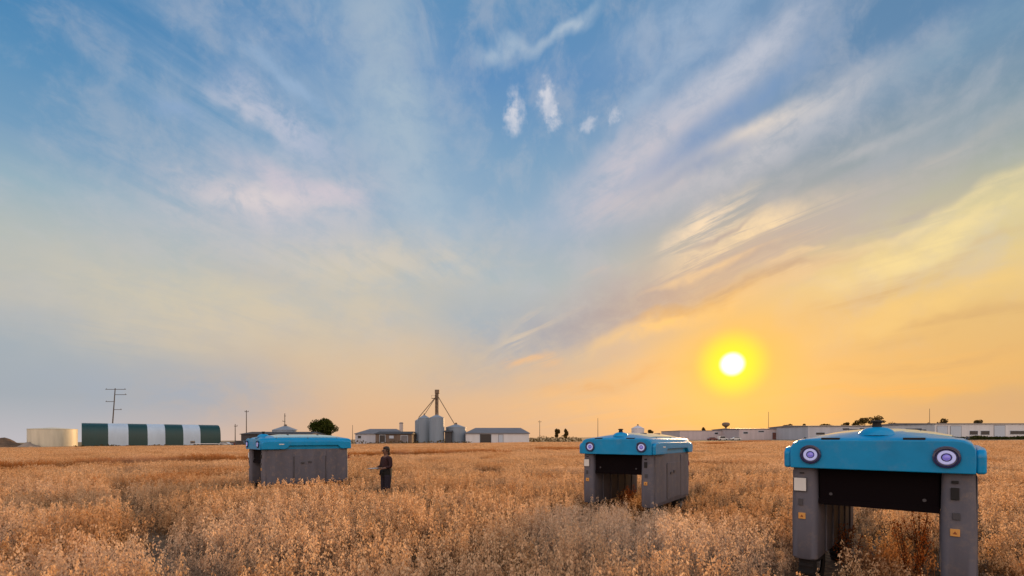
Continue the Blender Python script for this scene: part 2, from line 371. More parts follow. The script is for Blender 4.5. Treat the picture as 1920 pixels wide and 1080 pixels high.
# ------------------------------------------------------------------ crop robots (local: front at -Y, up Z)
def rrect(x0, x1, y0, y1, r, n=5):
    pts = []
    for cx, cy, a0 in ((x1 - r, y1 - r, 0), (x0 + r, y1 - r, 90), (x0 + r, y0 + r, 180), (x1 - r, y0 + r, 270)):
        for i in range(n + 1):
            a = R(a0 + 90 * i / n); pts.append((cx + r * math.cos(a), cy + r * math.sin(a)))
    return pts
HL, HW = 1.5, 0.93
def make_robot():
    root = empty('field_robot', (0, 0, 0))
    # canopy: crowned shell lofted from front to back
    def sect(y, crown, top=1.985, bot=1.62, hw=0.85, drop=0.0):
        pts = [(-hw, bot), (-hw - .004, bot + .12), (-hw, top - .10), (-hw + .03, top - .045), (-hw + .09, top - .012), (-hw + .17, top + .0)]
        xs = [-.45, -.22, 0, .22, .45]
        pts += [(x, top + crown * (1 - (abs(x) / .72) ** 2.2)) for x in xs]
        pts += [(-x, z) for x, z in pts[:6][::-1]]
        return [(x, y, z - drop) for x, z in pts]
    c = MB(); c.loft([sect(-HL, .0, 1.972), sect(-HL + .035, .006, 1.985), sect(-HL + .10, .018, 1.992), sect(-HL + .35, .07, 2.0), sect(-.7, .105, 2.005), sect(.6, .108, 2.005), sect(1.15, .075, 1.998), sect(HL - .05, .012, 1.985), sect(HL, .0, 1.965)])
    cp = c.build('canopy', M['blue'], root, smooth=38, bevel=.012)
    # side fairings with the deeper tab at each end
    for sx in (-1, 1):
        f = MB(); poly = [(-HL + .03, 1.62), (-.78, 1.62), (-.70, 1.645), (-.62, 1.735), (1.0, 1.735), (1.08, 1.645), (1.14, 1.62), (HL - .03, 1.62), (HL - .02, 1.82), (HL - .10, 1.875), (HL - .3, 1.895), (-HL + .25, 1.895), (-HL + .08, 1.875), (-HL + .02, 1.82)]
        a0, a1 = (sx * .848, sx * HW) if sx > 0 else (sx * HW, sx * .848)
        f.prism(poly, a0, a1, 'X'); o = f.build('side_fairing', M['blue'], root, bevel=.028, seg=3)
        s = MB(); s.box((sx * (HW - .01), -HL + .62, 1.79), (.03, .16, .035)); s.build('marker_lamp', M['pale'], root, bevel=.006)
    # vent slots at the front edge of the roof
    for x in (-.42, .36):
        v = MB(); v.box((x, -HL + .06, 1.9855), (.19, .10, .034)); v.build('vent', M['black'], root, bevel=.006)
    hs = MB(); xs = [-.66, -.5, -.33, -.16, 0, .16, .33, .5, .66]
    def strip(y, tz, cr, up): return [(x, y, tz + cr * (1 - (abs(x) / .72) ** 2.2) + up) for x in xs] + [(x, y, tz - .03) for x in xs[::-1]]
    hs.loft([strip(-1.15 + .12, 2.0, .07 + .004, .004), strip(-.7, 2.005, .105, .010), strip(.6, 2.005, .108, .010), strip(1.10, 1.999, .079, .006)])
    hs.build('roof_panel', M['roof_sheen'], root, smooth=40)  # thin shell added over the crown to carry the pale sky reflection
    for x in (-.3, .3):
        for y in (-.5, .5):
            gl = MB(); gl.box((x, y, 2.118 - .03 * abs(x)), (.16, .03, .02)); gl.build('roof_grip', M['dgrey'], root, bevel=.006)
    for x in (-.79, .79):
        for y in (-1.0, 0.0, 1.0):
            bo = MB(); bo.lathe([(.016, 1.99), (.016, 2.004), (.006, 2.008)], 10, at=(x, y, 0)); bo.build('cap_bolt', M['dgrey'], root)
    # receiver dome with its short black antenna
    d = MB(); d.lathe([(.19, 2.03), (.185, 2.052), (.165, 2.075), (.145, 2.098), (.11, 2.118), (.07, 2.13)], 28, at=(0, -1.17, 0))
    dome = d.build('receiver_dome', M['blue'], root, smooth=50)
    a = MB(); a.lathe([(.05, 2.128), (.045, 2.16), (.04, 2.185), (.062, 2.19), (.058, 2.208), (.03, 2.214)], 18, at=(0, -1.17, 0)); a.build('antenna', M['black'], dome, smooth=40)
    # headlights
    for sx in (-1, 1):
        h = MB(); x = .625 * sx
        h.lathe([(.112, -HL + .03), (.116, -HL - .012), (.112, -HL - .028), (.096, -HL - .030), (.088, -HL - .012), (.05, -HL - .010)], 40, 'Y', (x, 0, 1.79))
        hl = h.build('headlight', M['navy'], root, smooth=40)
        r_ = MB(); r_.lathe([(.074, -HL - .011), (.075, -HL - .022), (.069, -HL - .028), (.050, -HL - .028), (.045, -HL - .022), (.045, -HL - .011)], 40, 'Y', (x, 0, 1.79), caps=False); r_.build('light_ring', M['ring'], hl, smooth=40)
        l_ = MB(); l_.lathe([(.034, -HL - .010), (.033, -HL - .022), (.022, -HL - .030), (.008, -HL - .033)], 24, 'Y', (x, 0, 1.79)); l_.build('lens', M['lens'], hl, smooth=60)
        hood = MB(); hood.loft([[(x + rr * math.cos(R(q)), yy, 1.79 + rr * math.sin(R(q))) for q in range(30, 151, 8)] for rr, yy in ((.118, -HL), (.122, -HL - .04), (.110, -HL - .045), (.106, -HL))], caps=False, closed=False)
        hood.build('hood', M['navy'], hl, smooth=50)
    # black sensor shroud hung between the pods
    s = MB(); s.box((0, -.05, 1.40), (1.135, 2.55, .46)); sh = s.build('sensor_shroud', M['void'], root, bevel=.02)
    for y in (-1.335, 1.235):
        sk = MB(); sk.box((0, y, 1.20), (1.13, .02, .07)); sk.build('skirt', M['void'], sh)
    for x in (-.44, .44):
        bar = MB(); bar.tube((x, -1.326, 1.30), (x, -1.34, 1.30), .018); bar.build('bolt', M['dgrey'], sh)
    # side pods
    for sx in (-1, 1):
        x0, x1 = (.57, .86) if sx > 0 else (-.86, -.57)
        p = MB(); rings = []
        for z, ins in ((.45, .015), (.47, .004), (1.0, .0), (1.60, .012), (1.63, .014)):
            rings.append([(x, y, z) for x, y in rrect(x0 + ins, x1 - ins, -1.42 + ins, 1.40 - ins, .075)])
        p.loft(rings); pod = p.build('side_pod', M['grey'], root, smooth=30)
        xo = sx * .86
        # outer wall: recessed bays, a door with latches and two lines
        for (y0, y1, z0, z1) in ((-1.30, -.52, .52, 1.58), (.62, 1.30, .52, 1.58)):
            q = MB(); q.box((xo, (y0 + y1) / 2, (z0 + z1) / 2), (.012, y1 - y0, z1 - z0)); q.build('bay_panel', M['grey'], pod, bevel=.005)
        q = MB(); q.box((xo, .05, .98), (.016, 1.02, .86)); dr = q.build('door', M['grey'], pod, bevel=.008)
        e_ = MB(); e_.box((xo + sx * .009, -.01, .83), (.006, .72, .48)); e_.build('hatch', M['grey'], dr, bevel=.003)
        for y in (-.20, .04):
            l = MB(); l.box((xo + sx * .016, y, 1.16 + (y + .2) * .1), (.03, .11, .06)); l.build('latch', M['dgrey'], dr, bevel=.006)
        for y in (-.47, .57):
            l = MB(); l.box((xo + sx * .002, y, .98), (.012, .04, .80)); l.build('seam', M['dgrey'], pod)
        for k in range(5):
            y = -.9 + k * .46
            rb = MB(); rb.box((sx * .562, y, .82), (.02, .05, .66)); rb.build('inner_rib', M['grey'], pod, bevel=.006)
        tl = MB(); tl.box((xo - sx * .03, 1.42, 1.32), (.05, .03, .12)); tl.build('tail_lamp', M['red'], pod, bevel=.006)
        # wheels
        for y in (-.95, .95):
            w = MB(); cx = sx * .715
            w.lathe([(.17, -.085), (.31, -.095), (.345, -.075), (.36, -.03), (.36, .03), (.345, .075), (.31, .095), (.17, .085)], 28, 'X', (cx, y, .36), caps=False)
            for k in range(22):
                an = 2 * math.pi * k / 22
                w.bm.faces.ensure_lookup_table()
                mtx = Matrix.Translation((cx, y + .362 * math.cos(an), .36 + .362 * math.sin(an))) @ Matrix.Rotation(an, 4, 'X') @ Matrix.Diagonal((.16, .03, .035, 1))
                bmesh.ops.create_cube(w.bm, size=1, matrix=mtx)
            wh = w.build('wheel', M['black'], root, smooth=35)
            r_ = MB(); r_.lathe([(.175, -.06), (.15, -.07), (.06, -.045), (.05, -.09), (.05, .09), (.06, .045), (.15, .07), (.175, .06)], 24, 'X', (cx, y, .36)); r_.build('rim', M['rim'], wh, smooth=35)
        for y in (-.95, .95):
            bk = MB(); bk.box((sx * .715, y, .42), (.22, .3, .10)); bk.build('axle_bracket', M['black'], pod, bevel=.02)
    yf = -1.42
    # left post (as seen): dash, pale panel, dark port, sticker
    def plate(name, x, z, w, h, mat, par, dpt=.012):
        q = MB(); q.box((x, yf, z), (w, dpt * 2, h)); return q.build(name, mat, par, bevel=.004)
    pods = [c_ for c_ in root.children if c_.name.startswith('side_pod')]
    L_, R_ = pods[0], pods[1]
    plate('sensor_slot', -.735, 1.553, .05, .014, M['black'], L_)
    fr = plate('screen_frame', -.755, 1.405, .150, .182, M['dgrey'], L_, .010); plate('pale_screen', -.755, 1.405, .134, .165, M['pale'], fr, .014)
    plate('port', -.75, 1.18, .05, .085, M['dgrey'], L_)
    plate('sensor_slot', .69, 1.525, .055, .03, M['black'], R_)
    plate('camera_window', .69, 1.40, .068, .13, M['black'], R_)
    plate('port', .70, 1.16, .062, .075, M['dgrey'], R_)
    for x, z, par in ((-.735, 1.005, L_), (.69, .985, R_)):
        st = plate('warning_sticker', x, z, .078, .078, M['sign'], par)
        t_ = MB(); yy = yf - .0125
        t_.prism([(x - .018, z - .016), (x + .018, z - .016), (x, z + .018)], yy - .002, yy + .001, 'Y'); t_.build('sticker_mark', M['signmark'], st)
    return root
robot = make_robot()
spots = []
def place_robot(corner, phi, label, first=False):
    r = robot if first else dup(robot)
    ax, ay = (math.cos(phi), -math.sin(phi)), (math.sin(phi), math.cos(phi))
    x = corner[0] - ax[0] * HW + ay[0] * HL; y = corner[1] - ax[1] * HW + ay[1] * HL
    r.location = (x, y, gz(x, y)); r.rotation_euler = (0, 0, -phi); tag(r, label, 'field robot', 'teal and grey crop robots straddling the oat rows')
    spots.append((x, y, phi))
    return r
place_robot((4.86, 4.80), R(43.8), 'teal roofed grey crop robot nearest the viewer, seen head on with two lit headlights', True)
place_robot((3.11, 10.20), R(36), 'teal and grey crop robot turned three quarters, front tunnel and right side both in view')
place_robot((-7.95, 14.85), R(47), 'teal and grey crop robot seen side on, standing beside the person in the field')

# ------------------------------------------------------------------ person
def skin(name, verts, edges, mat, parent, root=0, sub=2):
    me = bpy.data.meshes.new(name); me.from_pydata([v[:3] for v in verts], edges, [])
    o = bpy.data.objects.new(name, me); C.objects.link(o); o.parent = parent; me.materials.append(mat)
    sk = o.modifiers.new('skin', 'SKIN'); sk.use_smooth_shade = True
    for i, v in enumerate(verts):
        d = me.skin_vertices[0].data[i]; d.radius = (v[3], v[4] if len(v) > 4 else v[3]); d.use_root = (i == root)
    s = o.modifiers.new('sub', 'SUBSURF'); s.levels = sub; s.render_levels = sub
    return o
def make_person():
    M['skin'] = material('skin', (0.14, 0.07, 0.045), 0.6, var=.1); M['hair'] = material('brown_hair', (0.022, 0.013, 0.008), 0.7, var=.3, vscale=30)
    M['top'] = material('dark_red_top', (0.022, 0.003, 0.005), 0.9, var=.25, vscale=9, bump=.3, bscale=40); M['jacket'] = material('black_jacket_cloth', (0.004, 0.004, 0.005), 0.9, var=.3, vscale=9)
    M['jeans'] = material('dark_violet_jeans', (0.010, 0.007, 0.018), 0.9, var=.3, vscale=12); M['shoe'] = material('dark_shoe', (0.02, 0.015, 0.012), 0.7)
    d = 14.3; x = at(724, d)
    root = empty('person', (x, d, gz(x, d)), R(-42), 'person in dark red top, black jacket round the waist, standing in oats holding a tablet', 'person')
    # local: facing -Y
    V = [(0, 0, .93, .125, .10), (0, .01, 1.08, .12, .09), (0, .0, 1.28, .15, .10), (0, .01, 1.42, .10, .075), (0, -.005, 1.50, .052, .052), (0, -.02, 1.56, .062, .07), (0, -.022, 1.64, .075, .092), (0, -.015, 1.70, .06, .075),
         (-.18, .01, 1.40, .052), (-.235, .0, 1.14, .042), (-.14, -.22, 1.10, .032), (-.09, -.29, 1.11, .03, .018),
         (.18, .01, 1.40, .052), (.235, .0, 1.14, .042), (.14, -.22, 1.10, .032), (.09, -.29, 1.11, .03, .018),
         (-.09, .0, .86, .095), (-.10, -.01, .50, .06), (-.105, .02, .10, .042), (-.11, -.10, .04, .04, .03),
         (.09, .0, .86, .095), (.10, -.02, .50, .06), (.11, .03, .10, .042), (.12, -.09, .04, .04, .03)]
    E = [(0, 1), (1, 2), (2, 3), (3, 4), (4, 5), (5, 6), (6, 7), (3, 8), (8, 9), (9, 10), (10, 11), (3, 12), (12, 13), (13, 14), (14, 15), (0, 16), (16, 17), (17, 18), (18, 19), (0, 20), (20, 21), (21, 22), (22, 23)]
    body = skin('body', V, E, M['skin'], root)
    f = MB()
    bmesh.ops.create_icosphere(f.bm, subdivisions=2, radius=.016, matrix=Matrix.Translation((0, -.118, 1.625)) @ Matrix.Diagonal((.8, 1.2, 1.3, 1)))
    for sx in (-1, 1): bmesh.ops.create_icosphere(f.bm, subdivisions=2, radius=.022, matrix=Matrix.Translation((sx * .078, -.01, 1.63)) @ Matrix.Diagonal((.4, .8, 1.3, 1)))
    f.build('nose_and_ears', M['skin'], root, smooth=180)
    f = MB()
    for sx in (-1, 1): bmesh.ops.create_icosphere(f.bm, subdivisions=2, radius=.011, matrix=Matrix.Translation((sx * .032, -.103, 1.65)))
    f.build('eyes', M['hair'], root, smooth=180)
    f = MB(); f.box((0, -.094, 1.585), (.045, .012, .008)); f.build('mouth', M['top'], root, bevel=.003)
    # fingers round the tablet edges
    for sx in (-1, 1):
        for k in range(4):
            fb = [(sx * .095, -.27 - k * .018, 1.105, .011), (sx * .115, -.29 - k * .02, 1.085 - k * .002, .009), (sx * .085, -.30 - k * .02, 1.078, .008)]
            skin('finger', fb, [(0, 1), (1, 2)], M['skin'], root, sub=1)
        skin('thumb', [(sx * .10, -.26, 1.12, .012), (sx * .085, -.285, 1.135, .010), (sx * .065, -.31, 1.132, .009)], [(0, 1), (1, 2)], M['skin'], root, sub=1)
    h = MB(); bmesh.ops.create_icosphere(h.bm, subdivisions=3, radius=.1, matrix=Matrix.Translation((0, .008, 1.675)) @ Matrix.Diagonal((.92, 1.12, .98, 1)))
    bmesh.ops.delete(h.bm, geom=[v for v in h.bm.verts if v.co.y < -.055 and v.co.z < 1.70], context='VERTS')
    bmesh.ops.create_icosphere(h.bm, subdivisions=2, radius=.06, matrix=Matrix.Translation((0, .075, 1.56)) @ Matrix.Diagonal((1, .7, 1.5, 1)))
    h.build('hair', M['hair'], root, smooth=180)
    skin('top', [(0, 0, .97, .145, .118), (0, .01, 1.10, .145, .115), (0, 0, 1.28, .175, .125), (0, .01, 1.425, .105, .082), (-.18, .01, 1.40, .062), (-.235, 0, 1.15, .054), (-.17, -.15, 1.12, .045), (.18, .01, 1.40, .062), (.235, 0, 1.15, .054), (.17, -.15, 1.12, .045)],
         [(0, 1), (1, 2), (2, 3), (3, 4), (4, 5), (5, 6), (3, 7), (7, 8), (8, 9)], M['top'], root)
    skin('trousers', [(0, 0, .93, .135, .11), (-.092, 0, .84, .112), (-.10, -.01, .50, .085), (-.105, .02, .10, .062), (.092, 0, .84, .112), (.10, -.02, .50, .085), (.11, .03, .10, .062)],
         [(0, 1), (1, 2), (2, 3), (0, 4), (4, 5), (5, 6)], M['jeans'], root)
    j = MB(); rings = []
    for z, rx, ry in ((1.10, .16, .13), (1.06, .172, .142), (.98, .172, .145), (.88, .166, .142), (.82, .158, .136)):
        rings.append([(rx * (1 + .06 * math.sin(5 * 2 * math.pi * i / 30 + z * 9)) * math.cos(2 * math.pi * i / 30), .01 + ry * (1 + .06 * math.cos(4 * 2 * math.pi * i / 30)) * math.sin(2 * math.pi * i / 30), z + .02 * math.sin(3 * 2 * math.pi * i / 30) * (1.06 - z) * 4) for i in range(30)])
    j.loft(rings, caps=False); j.tube((.03, -.14, 1.05), (.05, -.165, .86), .03, .022); j.tube((-.03, -.14, 1.05), (-.05, -.165, .88), .03, .02)
    j.build('jacket', M['jacket'], root, smooth=180)
    for sx in (-1, 1):
        s = MB(); s.loft([[(sx * .112 + px_ * .05 * k, -.04 + py_ * .13 * k, z) for px_, py_ in rrect(-1, 1, -1, 1, .6, 3)] for z, k in ((0, .95), (.035, 1), (.09, .75))]); s.build('shoe', M['shoe'], root, smooth=50)
    root.scale = (1.12, 1.1, .985)
    tb = empty('tablet', (x, d, gz(x, d)), R(-42), 'dark tablet held out flat in the hands of the standing person', 'tablet')
    s = MB(); s.box((0, -.40, 1.105), (.20, .28, .012)); s.build('case', M['dgrey'], tb, bevel=.004)
    tb.scale = (1.12, 1.1, .985)
    s = MB(); s.box((0, -.40, 1.112), (.17, .25, .004)); s.build('screen', M['pale'], tb)
make_person()

# ------------------------------------------------------------------ far side of the field
M['cream'] = ribbed('cream_tank_sheet', (0.60, 0.55, 0.42), 'X', 1.2, var=.25)
M['green'] = ribbed('dark_green_sheet', (0.006, 0.042, 0.038), 'X', 0.8, .45, var=.15); M['whitesheet'] = ribbed('pale_blue_white_sheet', (0.46, 0.56, 0.66), 'X', 0.8, .45, var=.12)
M['bin'] = ribbed('galvanised_bin', (0.20, 0.25, 0.31), 'Z', 0.6, .55, .0, var=.2); M['binroof'] = material('bin_roof', (0.22, 0.25, 0.29), 0.5, var=.2)
M['roof'] = material('grey_sheet_roof', (0.16, 0.15, 0.16), 0.6, var=.25, vscale=.4); M['darkroof'] = material('dark_roof', (0.05, 0.047, 0.05), 0.8, var=.3, vscale=.5)
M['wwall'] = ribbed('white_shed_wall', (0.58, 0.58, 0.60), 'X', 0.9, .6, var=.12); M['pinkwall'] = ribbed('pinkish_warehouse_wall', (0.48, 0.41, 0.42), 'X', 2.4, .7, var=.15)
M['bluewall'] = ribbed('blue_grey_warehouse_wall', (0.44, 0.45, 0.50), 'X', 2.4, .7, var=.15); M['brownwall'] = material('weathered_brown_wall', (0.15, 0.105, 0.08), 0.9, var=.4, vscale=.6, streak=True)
M['glass'] = material('dark_window', (0.02, 0.018, 0.02), 0.3); M['door'] = material('pale_blue_door', (0.42, 0.48, 0.56), 0.6, var=.1); M['reddoor'] = material('red_brown_door', (0.13, 0.05, 0.04), 0.7, var=.2)
M['pole'] = material('weathered_pole', (0.085, 0.07, 0.06), 0.9, var=.3); M['rust'] = material('tower_steel', (0.17, 0.12, 0.08), 0.7, var=.35, vscale=1.5)
M['concrete'] = material('concrete_base', (0.12, 0.11, 0.095), 0.9, var=.3, vscale=.8); M['dirt'] = material('heap_soil', (0.13, 0.08, 0.045), 0.95, var=.45, vscale=1.2, bump=.6, bscale=5)
M['bark'] = material('bark', (0.05, 0.036, 0.024), 0.95, var=.3)
M['paintred'] = material('dark_red_car_paint', (0.13, 0.025, 0.02), 0.35, coat=.6); M['paintwhite'] = material('white_car_paint', (0.58, 0.58, 0.57), 0.35, coat=.6, var=.05); M['paintdark'] = material('dark_car_paint', (0.03, 0.03, 0.04), 0.35, coat=.6)
def leafmat(name, a, b):
    m = bpy.data.materials.new(name); m.use_nodes = True; t = m.node_tree; t.nodes.clear()
    g = t.nodes.new('ShaderNodeNewGeometry'); r = t.nodes.new('ShaderNodeMix'); r.data_type = 'RGBA'; r.inputs[6].default_value = (*a, 1); r.inputs[7].default_value = (*b, 1)
    t.links.new(g.outputs['Random Per Island'], r.inputs[0])
    d = t.nodes.new('ShaderNodeBsdfDiffuse'); tr = t.nodes.new('ShaderNodeBsdfTranslucent'); mx = t.nodes.new('ShaderNodeMixShader'); mx.inputs[0].default_value = .35
    o = t.nodes.new('ShaderNodeOutputMaterial')
    for s in (d, tr): t.links.new(r.outputs[2], s.inputs[0])
    t.links.new(d.outputs[0], mx.inputs[1]); t.links.new(tr.outputs[0], mx.inputs[2]); t.links.new(mx.outputs[0], o.inputs[0])
    return m
M['leafdark'] = leafmat('dark_green_leaves', (0.022, 0.036, 0.008), (0.075, 0.085, 0.018)); M['leafbrown'] = leafmat('olive_brown_leaves', (0.06, 0.042, 0.016), (0.14, 0.095, 0.03)); M['hedge'] = leafmat('verge_leaves', (0.025, 0.034, 0.008), (0.08, 0.08, 0.025))
# --- low round tank, green and white hoop barn
def round_tank(px0, px1, top, d, label, roofrise, wall, name='storage_tank', cat='tank', roofmat=None):
    a0, a1 = math.atan((px0 - CX) / F), math.atan((px1 - CX) / F); x = d * math.tan((a0 + a1) / 2); r = math.hypot(x, d) * math.sin((a1 - a0) / 2); zt = zat(top, d - r); zg = gz(x)
    root = empty(name, (x, d, zg), 0, label, cat); h = zt - zg
    w = MB(); w.lathe([(r, -.3), (r, h)], 40, caps=False); w.build('wall', wall, root, smooth=60)
    w = MB(); w.lathe([(r * 1.015, h - .05), (r * 1.015, h + .05), (r * .5, h + roofrise * .55), (r * .08, h + roofrise)], 40); rf = w.build('roof', roofmat or wall, root, smooth=40)
    if roofrise > .8:
        w = MB(); w.lathe([(r * .12, h + roofrise - .05), (r * .12, h + roofrise + .3), (r * .14, h + roofrise + .35), (.02, h + roofrise + .55)], 16); w.build('cap', M['rust'], rf)
    return root
round_tank(50, 146, 804, 163, 'low round cream tank left of the striped barn', .6, M['cream'])
def hoop_barn():
    edges = [153, 203, 241, 277, 310, 344, 376, 414]; P0, P1 = Vector((at(153, 150), 150)), Vector((at(414, 176), 176)); dv = P1 - P0
    L = dv.length; ang = math.atan2(dv.y, dv.x)
    def tpos(px):
        k = (px - CX) / F; return (k * P0.y - P0.x) / (dv.x - k * dv.y) * L
    root = empty('striped_barn', (P0.x, P0.y, gz(P0.x) - .2), ang, 'hoop barn with dark green and white vertical roof stripes', 'barn')
    W, H = 11.0, 8.35
    arc = [(0, .9), (.02, 3), (.15, 4.6), (.5, 5.9), (1.1, 6.85), (2.0, 7.55), (3.1, 8.0), (4.3, 8.25), (W / 2, H)]; arc += [(W - y, z) for y, z in arc[-2::-1]]
    for i, (a, b) in enumerate(zip(edges, edges[1:])):
        m = MB(); m.loft([[(tpos(a), y, z) for y, z in arc], [(tpos(b), y, z) for y, z in arc]], caps=False, closed=False)
        m.build('roof_panel', M['whitesheet' if i % 2 else 'green'], root, smooth=30)
    for xx in (.02, L - .02):
        m = MB(); m.face([(xx, y, z) for y, z in arc]); e = m.build('end_wall', M['whitesheet'], root)
    for y in (0, W):
        m = MB(); m.box((L / 2, y, .35), (L + .4, .5, 1.1)); m.build('base_wall', M['concrete'], root)
    m = MB(); m.box((L / 2, W / 2, H - .02), (L, .5, .16)); m.build('ridge_cap', M['whitesheet'], root)
hoop_barn()
# --- poles
def pole(px, top, d, label, arms=(), lean=0.0, r=.16, group=None):
    x = at(px, d); zg = gz(x); h = zat(top, d) - zg
    root = empty('utility_pole', (x, d, zg), 0, label, 'pole', group)
    m = MB(); m.tube((-lean * h, 0, -.5), (0, 0, h), r * 1.25, r * .8, 10); m.build('post', M['pole'], root, smooth=40)
    for a0, a1, row in arms:
        z = zat(row, d) - zg; xo = -lean * (h - z)
        m = MB(); m.box(((a0 + a1) / 2 * d / F + xo, 0, z), (abs(a1 - a0) * d / F, .16, .2)); am = m.build('crossarm', M['pole'], root)
        for e in (a0 * .92, a1 * .92):
            if abs(e) > 2:
                q = MB(); q.lathe([(.05, 0), (.11, .08), (.06, .16), (.1, .24), (.04, .34)], 8, at=(e * d / F + xo, 0, z + .1)); q.build('insulator', M['steel'], am)
pole(216, 728, 185, 'tall leaning power pole with four crossarms rising behind the striped barn', ((-18, 20, 730), (0, 22, 740), (-16, 1, 753), (0, 15, 768)), lean=.075, r=.2)
pole(462, 769, 190, 'thin dark pole just left of the side on crop robot', ((-3, 4, 772),))
pole(534, 775, 200, 'pole with a small crossarm above the side on robot roof', ((-4, 1, 790), (-1, 2, 780)))
pole(441, 795, 175, 'short post pair end left of the thin dark pole', ((-2, 4, 799),), r=.14)
pole(661, 797, 195, 'thin pole at the left end of the grey hipped shed', r=.1)
pole(1012, 788, 260, 'faint thin pole right of the long white shed', ((-3, 3, 791),), r=.14)
pole(1121, 784, 260, 'faint thin pole above the front edge of the middle robot', r=.14)
pole(1441, 772, 290, 'faint tall pole just right of the low sun', r=.13)
pole(1743, 766, 290, 'faint tall pole above the warehouses right of the nearest robot antenna', r=.13)
# --- buildings
def building(name, cat, label, px0, px1, eave, top, d, wall, roof, depth=12.0, hip=0.0, yaw=0.0, overhang=.35, openings=()):
    x0, x1 = at(px0, d), at(px1, d); w = x1 - x0; xm = (x0 + x1) / 2; zg = gz(xm); he = zat(eave, d) - zg; ht = zat(top, d + depth * .4) - zg
    root = empty(name, (xm, d, zg), yaw, label, cat)
    m = MB(); m.box((0, depth / 2, he / 2 - .4), (w, depth, he + .8)); m.build('wall', wall, root)
    o = overhang
    if ht - he > .35:
        b = [(-w / 2 - o, -o, he), (w / 2 + o, -o, he), (w / 2 + o, depth + o, he), (-w / 2 - o, depth + o, he)]
        ra, rb = (-w / 2 - o + hip * w, depth / 2, ht), (w / 2 + o - hip * w, depth / 2, ht)
        m = MB(); v = [m.bm.verts.new(p) for p in b + [ra, rb]]; v2 = [m.bm.verts.new((p[0], p[1], he - .22)) for p in b]
        for f in ((0, 1, 5, 4), (2, 3, 4, 5), (1, 2, 5), (3, 0, 4)): m.bm.faces.new([v[i] for i in f])
        for i in range(4): m.bm.faces.new((v2[i], v2[(i + 1) % 4], v[(i + 1) % 4], v[i]))
        m.bm.faces.new(v2); rf = m.build('roof', roof, root)
    else:
        m = MB(); m.box((0, depth / 2, he + .12), (w + .3, depth + .3, .24)); rf = m.build('roof', roof, root)
    for kind, a, b, t, bt, mat in openings:
        xa, xb = at(a, d) - xm, at(b, d) - xm; za = zat(t, d) - zg; zb = max(0.02, zat(bt, d) - zg)
        m = MB(); m.box(((xa + xb) / 2, -.01, (za + zb) / 2), (xb - xa + .3, .10, za - zb + .3)); fr = m.build(kind + '_frame', M['door'] if mat != 'door' else M['roof'], root)
        m = MB(); m.box(((xa + xb) / 2, -.04, (za + zb) / 2), (xb - xa, .10, za - zb)); m.build('door_leaf' if kind == 'door' else 'pane', M[mat], fr)
    return root, rf
building('shed', 'shed', 'long dark roofed shed half hidden behind the side on robot', 452, 585, 813.5, 809.5, 172, M['darkroof'], M['darkroof'], 12, .04)
building('shed', 'shed', 'pale blue grey shed with hipped roof behind the brown shed', 666, 752, 813, 804, 180, M['bluewall'], M['roof'], 14, .22, openings=(('window', 671, 677, 817, 822, 'glass'),))
building('shed', 'shed', 'low weathered brown shed with dark roof above the person', 704, 772, 813, 809, 168, M['brownwall'], M['darkroof'], 9, .03, openings=(('door', 712, 722, 816, 829, 'glass'), ('window', 730, 738, 817, 822, 'door'), ('door', 752, 764, 817, 829, 'roof')))
building('shed', 'shed', 'long white shed with grey roof and one black open doorway', 873, 992, 812, 802, 165, M['wwall'], M['roof'], 18, .14, openings=(('door', 900, 921, 814, 830, 'glass'), ('door', 935, 943, 815, 830, 'door')))
building('hut', 'hut', 'small dark hut between the tall grain bins and the low bin', 834, 846, 809, 807, 164, M['darkroof'], M['darkroof'], 4)
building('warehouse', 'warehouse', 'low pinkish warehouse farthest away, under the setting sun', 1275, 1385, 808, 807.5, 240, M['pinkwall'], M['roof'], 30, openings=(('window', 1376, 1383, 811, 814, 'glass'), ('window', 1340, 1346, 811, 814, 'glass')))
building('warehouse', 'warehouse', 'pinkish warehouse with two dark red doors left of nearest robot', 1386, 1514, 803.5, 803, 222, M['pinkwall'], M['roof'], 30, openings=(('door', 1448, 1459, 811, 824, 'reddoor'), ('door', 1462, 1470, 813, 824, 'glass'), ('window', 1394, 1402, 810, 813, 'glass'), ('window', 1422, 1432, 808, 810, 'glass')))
building('warehouse', 'warehouse', 'long grey warehouse directly behind the roof of the nearest robot', 1515, 1752, 798.5, 797.5, 198, M['bluewall'], M['roof'], 30, openings=(('window', 1530, 1546, 811, 815, 'glass'), ('window', 1696, 1703, 802, 807, 'glass'), ('window', 1710, 1718, 802, 807, 'glass'), ('door', 1728, 1744, 810, 822, 'glass'), ('window', 1580, 1592, 803, 806, 'glass'), ('window', 1612, 1622, 803, 806, 'glass')))
building('warehouse', 'warehouse', 'nearest blue grey warehouse at the right edge with dark openings', 1753, 1990, 794, 793, 172, M['wwall'], M['roof'], 34, openings=(('door', 1757, 1776, 799, 822, 'door'), ('door', 1782, 1802, 799, 822, 'door'), ('window', 1818, 1833, 808, 815, 'glass'), ('window', 1839, 1855, 808, 815, 'glass'), ('door', 1864, 1884, 798, 822, 'door'), ('window', 1894, 1922, 808, 814, 'glass'), ('window', 1940, 1960, 804, 812, 'glass')))
